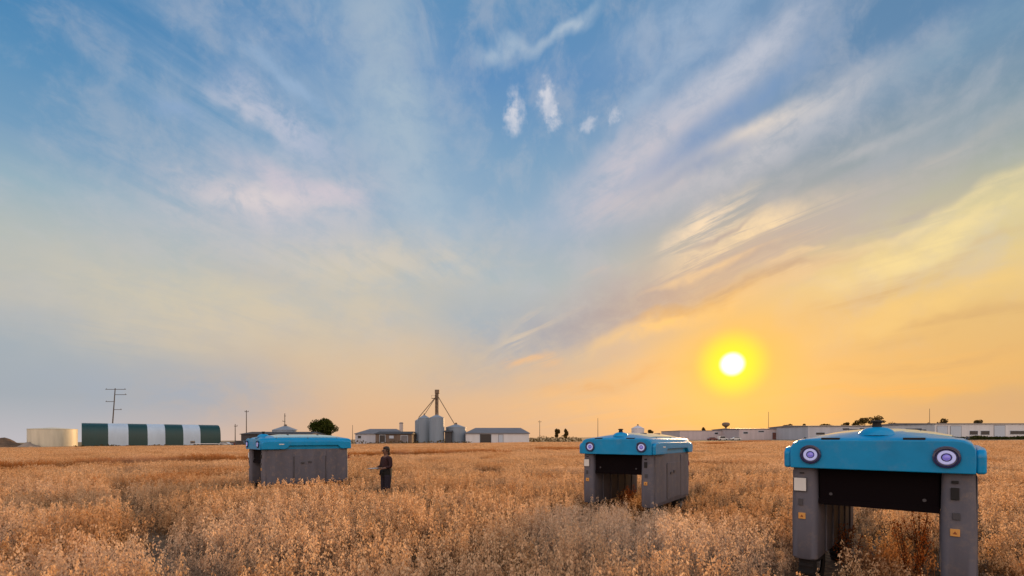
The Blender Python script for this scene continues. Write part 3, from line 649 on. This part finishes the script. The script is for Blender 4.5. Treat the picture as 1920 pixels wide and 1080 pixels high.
# --- grain bins and leg
round_tank(510, 560, 806, 182, 'blue grey bin with domed roof peeping over the side on robot', 1.7, M['bin'], 'grain_bin', 'grain bin', M['binroof'])
round_tank(778, 791, 789, 176, 'narrow grain bin at the left end of the bin row', .8, M['bin'], 'grain_bin', 'grain bin', M['binroof'])
round_tank(784, 807, 784, 170, 'tall grain bin left of the elevator tower', 1.3, M['bin'], 'grain_bin', 'grain bin', M['binroof'])
round_tank(805, 833, 783, 165, 'tallest and nearest grain bin, directly below the elevator tower', 1.2, M['bin'], 'grain_bin', 'grain bin', M['binroof'])
round_tank(836, 874, 801, 170, 'low wide grain bin right of the elevator tower', 1.2, M['bin'], 'grain_bin', 'grain bin', M['binroof'])
round_tank(1184, 1208, 803, 190, 'white round topped tank behind the roof of the middle robot', 1.2, material('white_tank', (0.55, 0.54, 0.58), .5, var=.1))
def grain_leg():
    d = 178; x = at(819, d); zg = gz(x); Z = lambda row: zat(row, d) - zg; K = d / F
    root = empty('grain_elevator', (x, d, zg), 0, 'slender grain elevator tower with spouts running down to the bins', 'grain elevator'); h = Z(731)
    m = MB()
    for sx in (-.5, .5):
        for sy in (-.5, .5): m.tube((sx, sy, 0), (sx, sy, h - 1), .09, n=6)
    n = 14
    for i in range(n):
        z0, z1 = (h - 1) * i / n, (h - 1) * (i + 1) / n
        for sy in (-.5, .5): m.tube((-.5, sy, z0), (.5, sy, z1), .05, n=5); m.tube((-.5, sy, z1), (.5, sy, z1), .05, n=5)
        for sx in (-.5, .5): m.tube((sx, -.5, z0), (sx, .5, z1), .05, n=5)
    m.build('tower_frame', M['rust'], root)
    m = MB(); m.box((0, 0, (h - 1) / 2), (.55, .45, h - 1)); m.build('elevator_casing', M['rust'], root)
    m = MB(); m.box((.15, 0, h - .7), (1.7, 1.2, 1.5)); m.build('head_house', M['rust'], root, bevel=.15)
    m = MB(); m.box((-.6, 0, Z(747)), (2.6, 1.6, .15)); pl = m.build('platform', M['rust'], root)
    m = MB()
    for sx in (-1.85, -.6, .65):
        m.tube((sx, -.75, Z(747)), (sx, -.75, Z(747) + 1.1), .04, n=5)
    m.tube((-1.85, -.75, Z(747) + 1.1), (.65, -.75, Z(747) + 1.1), .04, n=5); m.build('railing', M['rust'], pl)
    for (px, row, dep, r) in ((786, 783, -1, .15), (798, 781, -4, .12), (829, 780, -9, .12), (856, 798, -4, .15)):
        m = MB(); m.tube((0 if px < 819 else .3, 0, Z(742)), ((px - 819) * K, dep, Z(row)), r, n=8); m.build('spout', M['rust'], root, smooth=60)
grain_leg()
x = at(752.5, 186); st = empty('vent_stack', (x, 186, gz(x)), 0, 'pale vertical stack rising behind the brown shed', 'stack')
m = MB(); m.lathe([(.75, 0), (.75, zat(794, 186) - gz(x))], 16); m.build('shaft', material('pale_stack', (0.45, 0.40, 0.38), .7, var=.15), st, smooth=40)
m = MB(); m.lathe([(.85, zat(794, 186) - gz(x)), (.85, zat(793, 186) - gz(x)), (.5, zat(792, 186) - gz(x))], 16); m.build('cap', M['roof'], st, smooth=40)
def water_tower():
    d = 270; x = at(1361, d); zg = gz(x); root = empty('water_tower', (x, d, zg), 0, 'small water tower on a slim stem below the sun', 'water tower'); Z = lambda r: zat(r, d) - zg
    m = MB(); m.lathe([(1.1, 0), (.55, 2), (.5, Z(800))], 14); m.build('stem', M['rust'], root, smooth=40)
    m = MB(); m.lathe([(.5, Z(801)), (1.5, Z(799)), (2.1, Z(797)), (2.1, Z(794)), (1.4, Z(792.4)), (.2, Z(791.8))], 20); m.build('bowl', M['rust'], root, smooth=60)
water_tower()
# --- trees and hedges
def tree(px0, px1, top, bottom, d, label, mat, seed, leaf=.5, n=2600, name='tree', group=None, lumps=16):
    rnd = random.Random(seed); x0, x1 = at(px0, d), at(px1, d); w = x1 - x0; x = (x0 + x1) / 2; zg = gz(x); zt = zat(top, d) - zg; zb = max(.5, zat(bottom, d) - zg); H = zt - zb
    root = empty(name, (x, d, zg), 0, label, 'tree', group)
    m = MB(); th = zb + H * .45; r = max(.12, w * .025); m.tube((0, 0, -.3), (.1 * r, 0, th * .6), r * 1.3, r, 8); m.tube((.1 * r, 0, th * .6), (-.5 * r, 0, zt * .85), r, r * .3, 8)
    balls = []
    for i in range(lumps):
        a = rnd.uniform(0, 6.28); q = rnd.uniform(.0, 1) ** .5; el = rnd.uniform(-1, 1)
        cr = rnd.uniform(.26, .40)
        px_, py_, pz_ = math.cos(a) * q * math.sqrt(max(0.05, 1 - el * el)), math.sin(a) * q * math.sqrt(max(.05, 1 - el * el)), el
        c = Vector((px_ * w * .5 * (1 - cr * .8), py_ * w * .45 * (1 - cr * .8), zb + H / 2 + pz_ * H * .5 * (1 - cr)))
        balls.append((c, cr)); m.tube((0, 0, th * rnd.uniform(.5, 1)), c, r * .4, r * .1, 6)
    m.build('trunk', M['bark'], root, smooth=50)
    vs, fs = [], []
    for i in range(n):
        c, cr = balls[rnd.randrange(lumps)]
        u = Vector((rnd.gauss(0, 1), rnd.gauss(0, 1), rnd.gauss(0, 1))).normalized() * rnd.uniform(.45, 1.05) ** .6
        p = c + Vector((u.x * cr * w * .5, u.y * cr * w * .45, u.z * cr * H * .55))
        s = leaf * rnd.uniform(.5, 1.1); q = Vector((rnd.gauss(0, 1), rnd.gauss(0, 1), rnd.gauss(0, 1))).normalized(); t = q.orthogonal().normalized() * s; b = q.cross(t).normalized() * s * .55
        k = len(vs); vs += [p - t, p + b, p + t, p - b]; fs.append((k, k + 1, k + 2, k + 3))
    me = bpy.data.meshes.new('crown'); me.from_pydata(vs, [], fs); me.materials.append(mat); o = bpy.data.objects.new('crown', me); C.objects.link(o); o.parent = root
    return root
tree(574, 633, 784, 822, 186, 'round dark green tree behind the side on robot', M['leafdark'], 3, .42, 6500, lumps=30)
BR = M['leafbrown']; far = 'small trees on the horizon'
for i, a in enumerate(((1039, 1051, 803, 821, 225, 'left of two small olive trees right of the white shed'), (1053, 1067, 804, 821, 225, 'right of two small olive trees right of the white shed'),
        (1212, 1226, 805, 818, 215, 'small tree beside the white round tank'), (1234, 1262, 812, 820, 300, 'low dark tree on the skyline behind the rear of the middle robot'),
        (1312, 1324, 801, 815, 300, 'small tree behind the farthest pinkish warehouse'),
        (1466, 1498, 795, 812, 280, 'broad low tree over the warehouse with red doors'), (1502, 1513, 795, 810, 280, 'narrow tree beside the broad low tree over the warehouse'),
        (1520, 1574, 795, 812, 270, 'widest low tree line crown left of the big tree'), (1575, 1600, 792, 810, 270, 'small rounded tree just left of the big tree'),
        (1600, 1644, 783, 812, 255, 'biggest tree, left of the nearest robot antenna'), (1618, 1660, 779, 796, 262, 'flat topped tree crown behind the nearest robot antenna'),
        (1660, 1694, 790, 810, 270, 'low tree just right of the nearest robot antenna'), (1732, 1750, 789, 810, 270, 'tiny tree behind the long grey warehouse'),
        (1757, 1790, 783, 808, 260, 'rounded tree above the right end of the long grey warehouse'), (1826, 1844, 786, 806, 260, 'tiny tree over the nearest warehouse at right'))):
    tree(*a, BR, 20 + i, .5, 1100, group=far, lumps=9)
def hedge(px0, px1, d0, d1, top, label, mat, seed, depth=3.0, per=26, lo=.5):
    rnd = random.Random(seed); vs, fs = [], []; A, B = Vector((at(px0, d0), d0, 0)), Vector((at(px1, d1), d1, 0)); L = (B - A).length
    for i in range(int(L * per)):
        t = rnd.random(); p = A.lerp(B, t); p.y += rnd.uniform(-depth / 2, depth / 2); p.x += rnd.uniform(-1, 1)
        hh = (zat(top, p.y) - gz(p.x)) * (.72 + .28 * math.sin(t * L * .7 + seed) * math.sin(t * L * .23)); p.z = gz(p.x) + rnd.uniform(.0, 1) * max(.2, hh)
        s = rnd.uniform(.15, .42); q = Vector((rnd.gauss(0, 1), rnd.gauss(0, 1), rnd.gauss(0, .6))).normalized(); tt = q.orthogonal().normalized() * s; b = q.cross(tt).normalized() * s * .6
        k = len(vs); vs += [p - tt, p + b, p + tt, p - b]; fs.append((k, k + 1, k + 2, k + 3))
    me = bpy.data.meshes.new('hedge'); me.from_pydata(vs, [], fs); me.materials.append(mat); o = bpy.data.objects.new('hedge', me); C.objects.link(o)
    tag(o, label, 'hedge')
hedge(985, 1090, 205, 225, 816, 'dark low hedge right of the long white shed', BR, 1)
hedge(1690, 1990, 160, 150, 817.5, 'green scrub hedge in front of the right hand warehouses', M['hedge'], 2, 4, 120)
hedge(145, 460, 143, 168, 833, 'dark weedy hedge along the foot of the striped barn', BR, 3, 2, 16)
hedge(640, 880, 158, 158, 825.5, 'thin weedy hedge along the front of the grain bins', BR, 4, 2, 14)
# --- soil heap, trailer, cars
def heap(px0, px1, top, d, label, seed, mat):
    rnd = random.Random(seed); x0, x1 = at(px0, d), at(px1, d); w = (x1 - x0) / 2; x = (x0 + x1) / 2; h = zat(top, d) - gz(x)
    m = MB(); bmesh.ops.create_grid(m.bm, x_segments=36, y_segments=14, size=1)
    for v in m.bm.verts:
        r2 = v.co.x ** 2 + v.co.y ** 2; k = max(0, 1 - r2); v.co.z = h * k * (1 + .35 * math.sin(v.co.x * 5 + seed) * math.cos(v.co.y * 4) + rnd.uniform(-.12, .12)) - .2; v.co.x *= w; v.co.y *= min(w, 6)
    o = m.build('soil_heap', mat, None, smooth=180); o.location = (x, d, gz(x)); tag(o, label, 'soil heap')
heap(-40, 48, 825, 158, 'long brown soil heap at the far left edge', 1, M['dirt']); heap(34, 74, 831, 154, 'small pale soil heap before the cream tank', 2, material('pale_soil', (.30, .24, .19), .95, var=.3))
def car(px, d, label, paint, yaw=0.0, van=False):
    x = at(px, d); root = empty('parked_car', (x, d, gz(x)), yaw, label, 'van' if van else 'car')
    top = 1.9 if van else 1.45
    prof = [(-2.15, .35), (2.15, .35), (2.2, .6), (2.1, .9), (1.2, 1.0), (.6, top), (-1.3 if not van else -2.0, top), (-2.0, 1.0), (-2.2, .85)]
    m = MB(); m.prism([(a, z) for a, z in prof], -.85, .85, 'Y'); m.build('body', paint, root, bevel=.08, seg=2)
    for sy in (-1, 1):
        m = MB(); m.prism([(-1.55, 1.02), (1.0, 1.02), (.55, top - .1), (-1.25, top - .1)], sy * .852 - .01, sy * .852 + .01, 'Y'); m.build('window', M['glass'], root)
        for wx in (-1.35, 1.35):
            m = MB(); m.lathe([(.12, -.1), (.3, -.11), (.33, -.06), (.33, .06), (.3, .11), (.12, .1)], 18, 'Y', (wx, sy * .8, .33)); m.build('wheel', M['black'], root, smooth=40)
    for hy in (-.6, .6):
        m = MB(); m.box((2.15, hy, .72), (.08, .35, .14)); m.build('headlight', M['pale'], root)
car(424, 166, 'pale car parked right of the striped barn', M['paintwhite'], .1); car(440, 168, 'dark red car parked beside the pale one near the thin pole', M['paintred'], .2); car(455, 165, 'dark van parked just left of the side on robot', M['paintdark'], -.1, True)
car(1336, 205, 'dark red car parked left of two white cars before the warehouses', M['paintred'], .1); car(1355, 207, 'left white car of the pair parked before the warehouses', M['paintwhite'], 0, True); car(1379, 204, 'right white car of the pair parked before the warehouses', M['paintwhite'], 3.1)
def trailer():
    d = 153; x = at(386, d); root = empty('farm_trailer', (x, d, gz(x)), 0, 'flat farm trailer with pale deck in front of the barn end', 'trailer')
    m = MB(); m.box((0, 0, 1.0), (9, 2.2, .22)); m.build('deck', M['pale'], root, bevel=.03)
    m = MB(); m.box((-4.3, 0, 1.5), (.12, 2.2, .9)); m.build('headboard', M['steel'], root)
    m = MB(); m.tube((4.4, 0, .9), (6.4, 0, .6), .08); m.build('drawbar', M['steel'], root)
    for wx in (-3, -2, 3):
        for sy in (-1, 1):
            m = MB(); m.lathe([(.1, -.12), (.42, -.13), (.46, -.06), (.46, .06), (.42, .13), (.1, .12)], 18, 'Y', (wx, sy * .9, .46)); m.build('wheel', M['black'], root, smooth=40)
trailer()

# ------------------------------------------------------------------ the oats
def oat_material(name, ca, cb):
    m = bpy.data.materials.new(name); m.use_nodes = True; t = m.node_tree; t.nodes.clear()
    N = t.nodes.new; Lk = t.links.new
    oi = N('ShaderNodeObjectInfo'); g = N('ShaderNodeNewGeometry')
    def attr(nm):
        a = N('ShaderNodeAttribute'); a.attribute_type = 'INSTANCER'; a.attribute_name = nm; return a.outputs['Fac']
    def mx(f, a, b):
        x = N('ShaderNodeMix'); x.data_type = 'RGBA'; x.clamp_factor = True
        for s, v in ((x.inputs[0], f), (x.inputs[6], a), (x.inputs[7], b)):
            if isinstance(v, bpy.types.NodeSocket): Lk(v, s)
            else: s.default_value = (*v, 1) if isinstance(v, tuple) else v
        return x.outputs[2]
    st = N('ShaderNodeAttribute'); st.attribute_name = 'stalk'                 # each stalk ripens its own way, each grain a little apart
    isl = N('ShaderNodeMath'); isl.operation = 'MULTIPLY_ADD'; Lk(g.outputs['Random Per Island'], isl.inputs[0]); isl.inputs[1].default_value = .4
    s6 = N('ShaderNodeMath'); s6.operation = 'MULTIPLY'; Lk(st.outputs['Fac'], s6.inputs[0]); s6.inputs[1].default_value = .6; Lk(s6.outputs[0], isl.inputs[2])
    c = mx(isl.outputs[0], ca, cb)
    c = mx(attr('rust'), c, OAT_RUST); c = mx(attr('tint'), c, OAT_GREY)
    d = N('ShaderNodeBsdfDiffuse'); tr = N('ShaderNodeBsdfTranslucent'); s = N('ShaderNodeMixShader'); s.inputs[0].default_value = .42; o = N('ShaderNodeOutputMaterial')
    Lk(c, d.inputs[0]); Lk(c, tr.inputs[0]); Lk(d.outputs[0], s.inputs[1]); Lk(tr.outputs[0], s.inputs[2]); Lk(s.outputs[0], o.inputs[0])
    return m
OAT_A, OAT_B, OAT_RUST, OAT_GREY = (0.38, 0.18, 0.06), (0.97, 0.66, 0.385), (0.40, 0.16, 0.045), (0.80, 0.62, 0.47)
OAT, STRAW = oat_material('ripe_oats', OAT_A, OAT_B), oat_material('dry_oat_stems', (0.10, 0.052, 0.022), (0.30, 0.17, 0.075))
rng = random.Random(11)
def oat_proto(size, stems, spik, slen, swid, stw, h0, h1, leaves, seed):
    r = random.Random(seed); vs, fs, mi, sk_ = [], [], [], []; cur = [0.0]
    def quad(a, b, c, d, m=1): k = len(vs); vs.extend((a, b, c, d)); fs.append((k, k + 1, k + 2, k + 3)); mi.append(m); sk_.append(cur[0])
    for i in range(stems):
        cur[0] = r.random()
        bx, by = r.uniform(-size / 2, size / 2), r.uniform(-size / 2, size / 2); h = r.uniform(h0, h1) * (1 if r.random() > .12 else .75)
        a = r.uniform(0, 6.283); ln = abs(r.gauss(0, .06)); tip = Vector((bx + math.cos(a) * ln, by + math.sin(a) * ln, h)); b0 = Vector((bx, by, 0)); mid = b0.lerp(tip, .55) + Vector((-math.cos(a) * ln * .2, -math.sin(a) * ln * .2, h * .03))
        wa = r.uniform(0, 6.283); wv = Vector((math.cos(wa), math.sin(wa), 0)) * stw
        quad(b0 - wv, b0 + wv, mid + wv * .8, mid - wv * .8); quad(mid - wv * .8, mid + wv * .8, tip + wv * .3, tip - wv * .3)
        for k in range(spik):
            u = r.random(); p = mid.lerp(tip, .12 + .92 * u) if u < .94 else tip
            ba = r.uniform(0, 6.283); br = r.uniform(.006, .042) * (1.15 - u * .8) * (slen / .028) ** .5
            p = p + Vector((math.cos(ba) * br, math.sin(ba) * br, r.uniform(-.01, .02)))
            dr = Vector((math.cos(ba) * r.uniform(.1, .7), math.sin(ba) * r.uniform(.1, .7), -1 + r.uniform(-.2, .7))).normalized() * slen * r.uniform(.7, 1.2)
            sv_ = dr.orthogonal().normalized(); sv_.rotate(Matrix.Rotation(r.uniform(0, 3.14), 3, dr.normalized())); sv_ *= swid * r.uniform(.7, 1.1)
            m_ = p + dr * .4; quad(p, m_ + sv_, p + dr, m_ - sv_, 0)
        for k in range(leaves):
            z = r.uniform(.12, .6) * h; p = b0.lerp(tip, z / h); la = r.uniform(0, 6.283); L = r.uniform(.10, .24); dv = Vector((math.cos(la), math.sin(la), 0)); sd_ = Vector((-dv.y, dv.x, 0)) * r.uniform(.003, .006) * (1 + stw * 120)
            q1 = p + dv * L * .5 + Vector((0, 0, L * .35)); q2 = p + dv * L + Vector((0, 0, -L * r.uniform(.0, .5)))
            quad(p - sd_, p + sd_, q1 + sd_, q1 - sd_); quad(q1 - sd_, q1 + sd_, q2 + sd_ * .2, q2 - sd_ * .2)
    me = bpy.data.meshes.new('oat_tuft'); me.from_pydata(vs, [], fs); me.materials.append(OAT); me.materials.append(STRAW); me.polygons.foreach_set('material_index', mi); me.attributes.new('stalk', 'FLOAT', 'FACE').data.foreach_set('value', sk_)
    return bpy.data.objects.new('oat_tuft', me)
protos = [oat_proto(.42, 14, 27, .034, .0095, .0024, .38, .74, 3, s) for s in range(6)] \
       + [oat_proto(1.3, 150, 11, .040, .011, .0032, .44, .66, 1, 50 + s) for s in range(4)] \
       + [oat_proto(5.0, 520, 7, .085, .034, .012, .42, .66, 0, 90 + s) for s in range(3)]
pc = bpy.data.collections.new('oat_tufts')
for o in protos: pc.objects.link(o)
for i, o in enumerate(protos): o.name = 'oat_tuft_%02d' % i
def seg_dist(p, a, b):
    ax, ay = a; bx, by = b; dx_, dy_ = bx - ax, by - ay; t = max(0, min(1, ((p[0] - ax) * dx_ + (p[1] - ay) * dy_) / (dx_ * dx_ + dy_ * dy_)))
    return math.hypot(p[0] - ax - t * dx_, p[1] - ay - t * dy_)
PATH = [(-2.6, 3.6), (-3.4, 5.4), (-5.2, 6.9), (-6.4, 8.6), (-10.5, 12.6), (-15.8, 19.0), (-18.6, 22.6), (-20.6, 27.2)]
LANE = ((-62, -14), (9.0, 60.5)); LANE2 = ((9.0, 60.5), (60, 112))
def field_edge(x):                                         # far limit of the crop along Y
    return 148 if x < 20 else 148 - (x - 20) * .66
from mathutils import noise as mn
pts, at_r, at_s, at_p, at_t, at_u = [], [], [], [], [], []
def blob(x, y, cx, cy, rx, ry): return max(0.0, 1 - ((x - cx) / rx) ** 2 - ((y - cy) / ry) ** 2)
def in_robot(x, y, pad):
    near_hit = 0
    for rx, ry, phi in spots:
        dx_, dy_ = x - rx, y - ry; u = dx_ * math.cos(phi) - dy_ * math.sin(phi); v = dx_ * math.sin(phi) + dy_ * math.cos(phi)
        if .50 - pad < abs(u) < .88 + pad and -1.46 - pad < v < 1.44 + pad: return 1
        if .50 - pad < abs(u) < .88 + pad and 0 < v < 14: return 2       # wheel tracks behind each robot
        if abs(u) < 2.6 and -3.2 < v < 1.7 and u > -1.2: near_hit = 4     # crop brushed low beside and before the machine
        if abs(u) < .95 and -2.0 - pad < v <= -1.4 and abs(u) > .4: return 3
    return near_hit
def scatter(y0, y1, density, kinds, pad, cell, jit):
    n = 0
    y = y0
    while y < y1:
        half = y * 1.09 + 4.5; x = -half
        step = cell
        while x < half:
            px_, py_ = x + rng.uniform(-jit, jit), y + rng.uniform(-jit, jit); x += step
            if py_ > field_edge(px_): continue
            sc_ = 1.0; dz_ = 0.0
            pd = min(seg_dist((px_, py_), PATH[i], PATH[i + 1]) for i in range(len(PATH) - 1)); pw = .21 + .12 * mn.noise((px_ * .9, py_ * .9, 4))
            if pd < pw + pad * .4:
                if rng.random() < .72 + .6 * mn.noise((px_ * .7, py_ * .7, 9)): continue
                sc_ *= .62
            elif pd < pw + .3 and y0 < 20: sc_ *= .9
            ld = min(seg_dist((px_, py_), *LANE), seg_dist((px_, py_), *LANE2))
            if ld < 1.5 + pad * .3: continue
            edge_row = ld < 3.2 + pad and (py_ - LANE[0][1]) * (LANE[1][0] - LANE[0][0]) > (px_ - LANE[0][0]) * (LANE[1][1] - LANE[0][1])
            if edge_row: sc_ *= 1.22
            hit = in_robot(px_, py_, pad)
            if hit == 1: continue
            if hit == 2: sc_ *= .55
            if hit == 3: sc_ *= .50
            if hit == 4: sc_ *= .78
            if math.hypot(px_ - at(724, 14.3), py_ - 14.3) < .16 + pad: continue
            nz1 = mn.noise((px_ * .35, py_ * .35, 0)); nz2 = mn.noise((px_ * .09, py_ * .09, 7)); nz3 = mn.noise((px_ * 1.3, py_ * 1.3, 3))
            if nz3 < -.42 and y0 < 20: continue
            sc_ *= 1 + .13 * nz1 + .10 * nz2 + .09 * nz3 + rng.uniform(-.06, .06)
            tint = max(0, .15 + .9 * nz1 + .3 * nz2 + rng.uniform(-.2, .2)) * .55
            tint += .75 * blob(px_, py_, 2.2, 8.0, 2.6, 3.4) + .5 * blob(px_, py_, -7, 6.5, 5, 2.5) * (nz1 > -.2) + .7 * blob(px_, py_, 4.6, 4.6, 1.4, 1.0)  # the blob before the middle robot is its shadow, put in as grey
            if math.hypot(px_ - at(724, 14.3), py_ - 13.2) < 1.4: sc_ *= .68
            rust = max(0, -.05 - 1.0 * nz1 + .5 * nz3 + rng.uniform(-.2, .2)) * .8 + .9 * blob(px_, py_, 5.1, 6.9, 1.0, 2.2) * (nz3 > -.1)
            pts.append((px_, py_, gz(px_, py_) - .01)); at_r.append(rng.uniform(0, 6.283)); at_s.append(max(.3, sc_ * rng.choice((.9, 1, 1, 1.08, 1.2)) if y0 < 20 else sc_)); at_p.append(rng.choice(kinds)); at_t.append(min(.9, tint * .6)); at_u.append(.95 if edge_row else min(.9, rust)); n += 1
        y += cell
    return n
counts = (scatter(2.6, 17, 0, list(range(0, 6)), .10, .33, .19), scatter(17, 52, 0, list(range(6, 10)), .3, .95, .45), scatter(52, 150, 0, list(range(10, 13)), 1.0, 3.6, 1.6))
print('oat tufts', counts)
me = bpy.data.meshes.new('oat_crop'); me.from_pydata(pts, [], [])
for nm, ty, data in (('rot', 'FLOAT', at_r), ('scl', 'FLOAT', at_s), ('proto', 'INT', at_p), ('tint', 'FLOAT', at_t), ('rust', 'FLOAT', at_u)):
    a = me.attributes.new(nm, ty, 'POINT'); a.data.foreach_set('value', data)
crop = bpy.data.objects.new('oat_crop', me); C.objects.link(crop); me.materials.append(OAT)
tag(crop, kind='stuff')
gn = bpy.data.node_groups.new('oat_crop', 'GeometryNodeTree'); gn.is_modifier = True
gn.interface.new_socket('Geometry', in_out='INPUT', socket_type='NodeSocketGeometry'); gn.interface.new_socket('Geometry', in_out='OUTPUT', socket_type='NodeSocketGeometry')
gi, go = gn.nodes.new('NodeGroupInput'), gn.nodes.new('NodeGroupOutput')
ci = gn.nodes.new('GeometryNodeCollectionInfo'); ci.inputs['Collection'].default_value = pc; ci.inputs['Separate Children'].default_value = True; ci.inputs['Reset Children'].default_value = True
ip = gn.nodes.new('GeometryNodeInstanceOnPoints'); ip.inputs['Pick Instance'].default_value = True
def named(nm, ty):
    n = gn.nodes.new('GeometryNodeInputNamedAttribute'); n.data_type = ty; n.inputs['Name'].default_value = nm; return n.outputs['Attribute']
cx_ = gn.nodes.new('ShaderNodeCombineXYZ'); gn.links.new(named('rot', 'FLOAT'), cx_.inputs[2])
er = gn.nodes.new('FunctionNodeEulerToRotation'); gn.links.new(cx_.outputs[0], er.inputs[0])
gn.links.new(gi.outputs[0], ip.inputs['Points']); gn.links.new(ci.outputs[0], ip.inputs['Instance']); gn.links.new(named('proto', 'INT'), ip.inputs['Instance Index'])
gn.links.new(er.outputs[0], ip.inputs['Rotation']); gn.links.new(named('scl', 'FLOAT'), ip.inputs['Scale']); gn.links.new(ip.outputs[0], go.inputs[0])
md = crop.modifiers.new('oats', 'NODES'); md.node_group = gn
# ------------------------------------------------------------------ rusty weeds standing in the rows
WEED = leafmat('rusty_seed_heads', (0.16, 0.045, 0.015), (0.40, 0.14, 0.045))
def weed(x, y, h, label, seed):
    r = random.Random(seed); root = empty('weed', (x, y, gz(x, y)), 0, label, 'weed', 'rusty weeds in the oat rows')
    m = MB(); vs, fs = [], []
    for i in range(7):
        a = r.uniform(0, 6.283); tip = Vector((math.cos(a) * h * r.uniform(.05, .28), math.sin(a) * h * r.uniform(.05, .28), h * r.uniform(.7, 1)))
        m.tube((0, 0, 0), tip, .006, .003, 5)
        for k in range(110):
            t = r.uniform(.35, 1.03); p = tip * t + Vector((r.gauss(0, .022), r.gauss(0, .022), r.gauss(0, .015))); s = r.uniform(.008, .018); q = Vector((r.gauss(0, 1), r.gauss(0, 1), r.gauss(0, 1))).normalized(); u = q.orthogonal().normalized() * s; b = q.cross(u) * .7
            n = len(vs); vs += [p - u, p + b, p + u, p - b]; fs.append((n, n + 1, n + 2, n + 3))
    m.build('stem', M['bark'], root)
    me = bpy.data.meshes.new('seed_heads'); me.from_pydata(vs, [], fs); me.materials.append(WEED); o = bpy.data.objects.new('seed_heads', me); C.objects.link(o); o.parent = root
weed(at(1590, 6.6), 6.6, .85, 'dark rusty weed beside the inner left pod of the nearest robot', 1); weed(at(1708, 6.0), 6.0, .92, 'tall rusty weed in the middle of the nearest robot tunnel', 2)
weed(at(1172, 11.6), 11.6, .80, 'rusty weed at the mouth of the middle robot tunnel', 3); weed(at(1182, 11.9), 11.9, .9, 'taller rusty weed inside the middle robot tunnel', 4)
weed(at(1725, 7.4), 7.4, .9, 'rusty weed behind the tall one, seen through the nearest robot', 5)
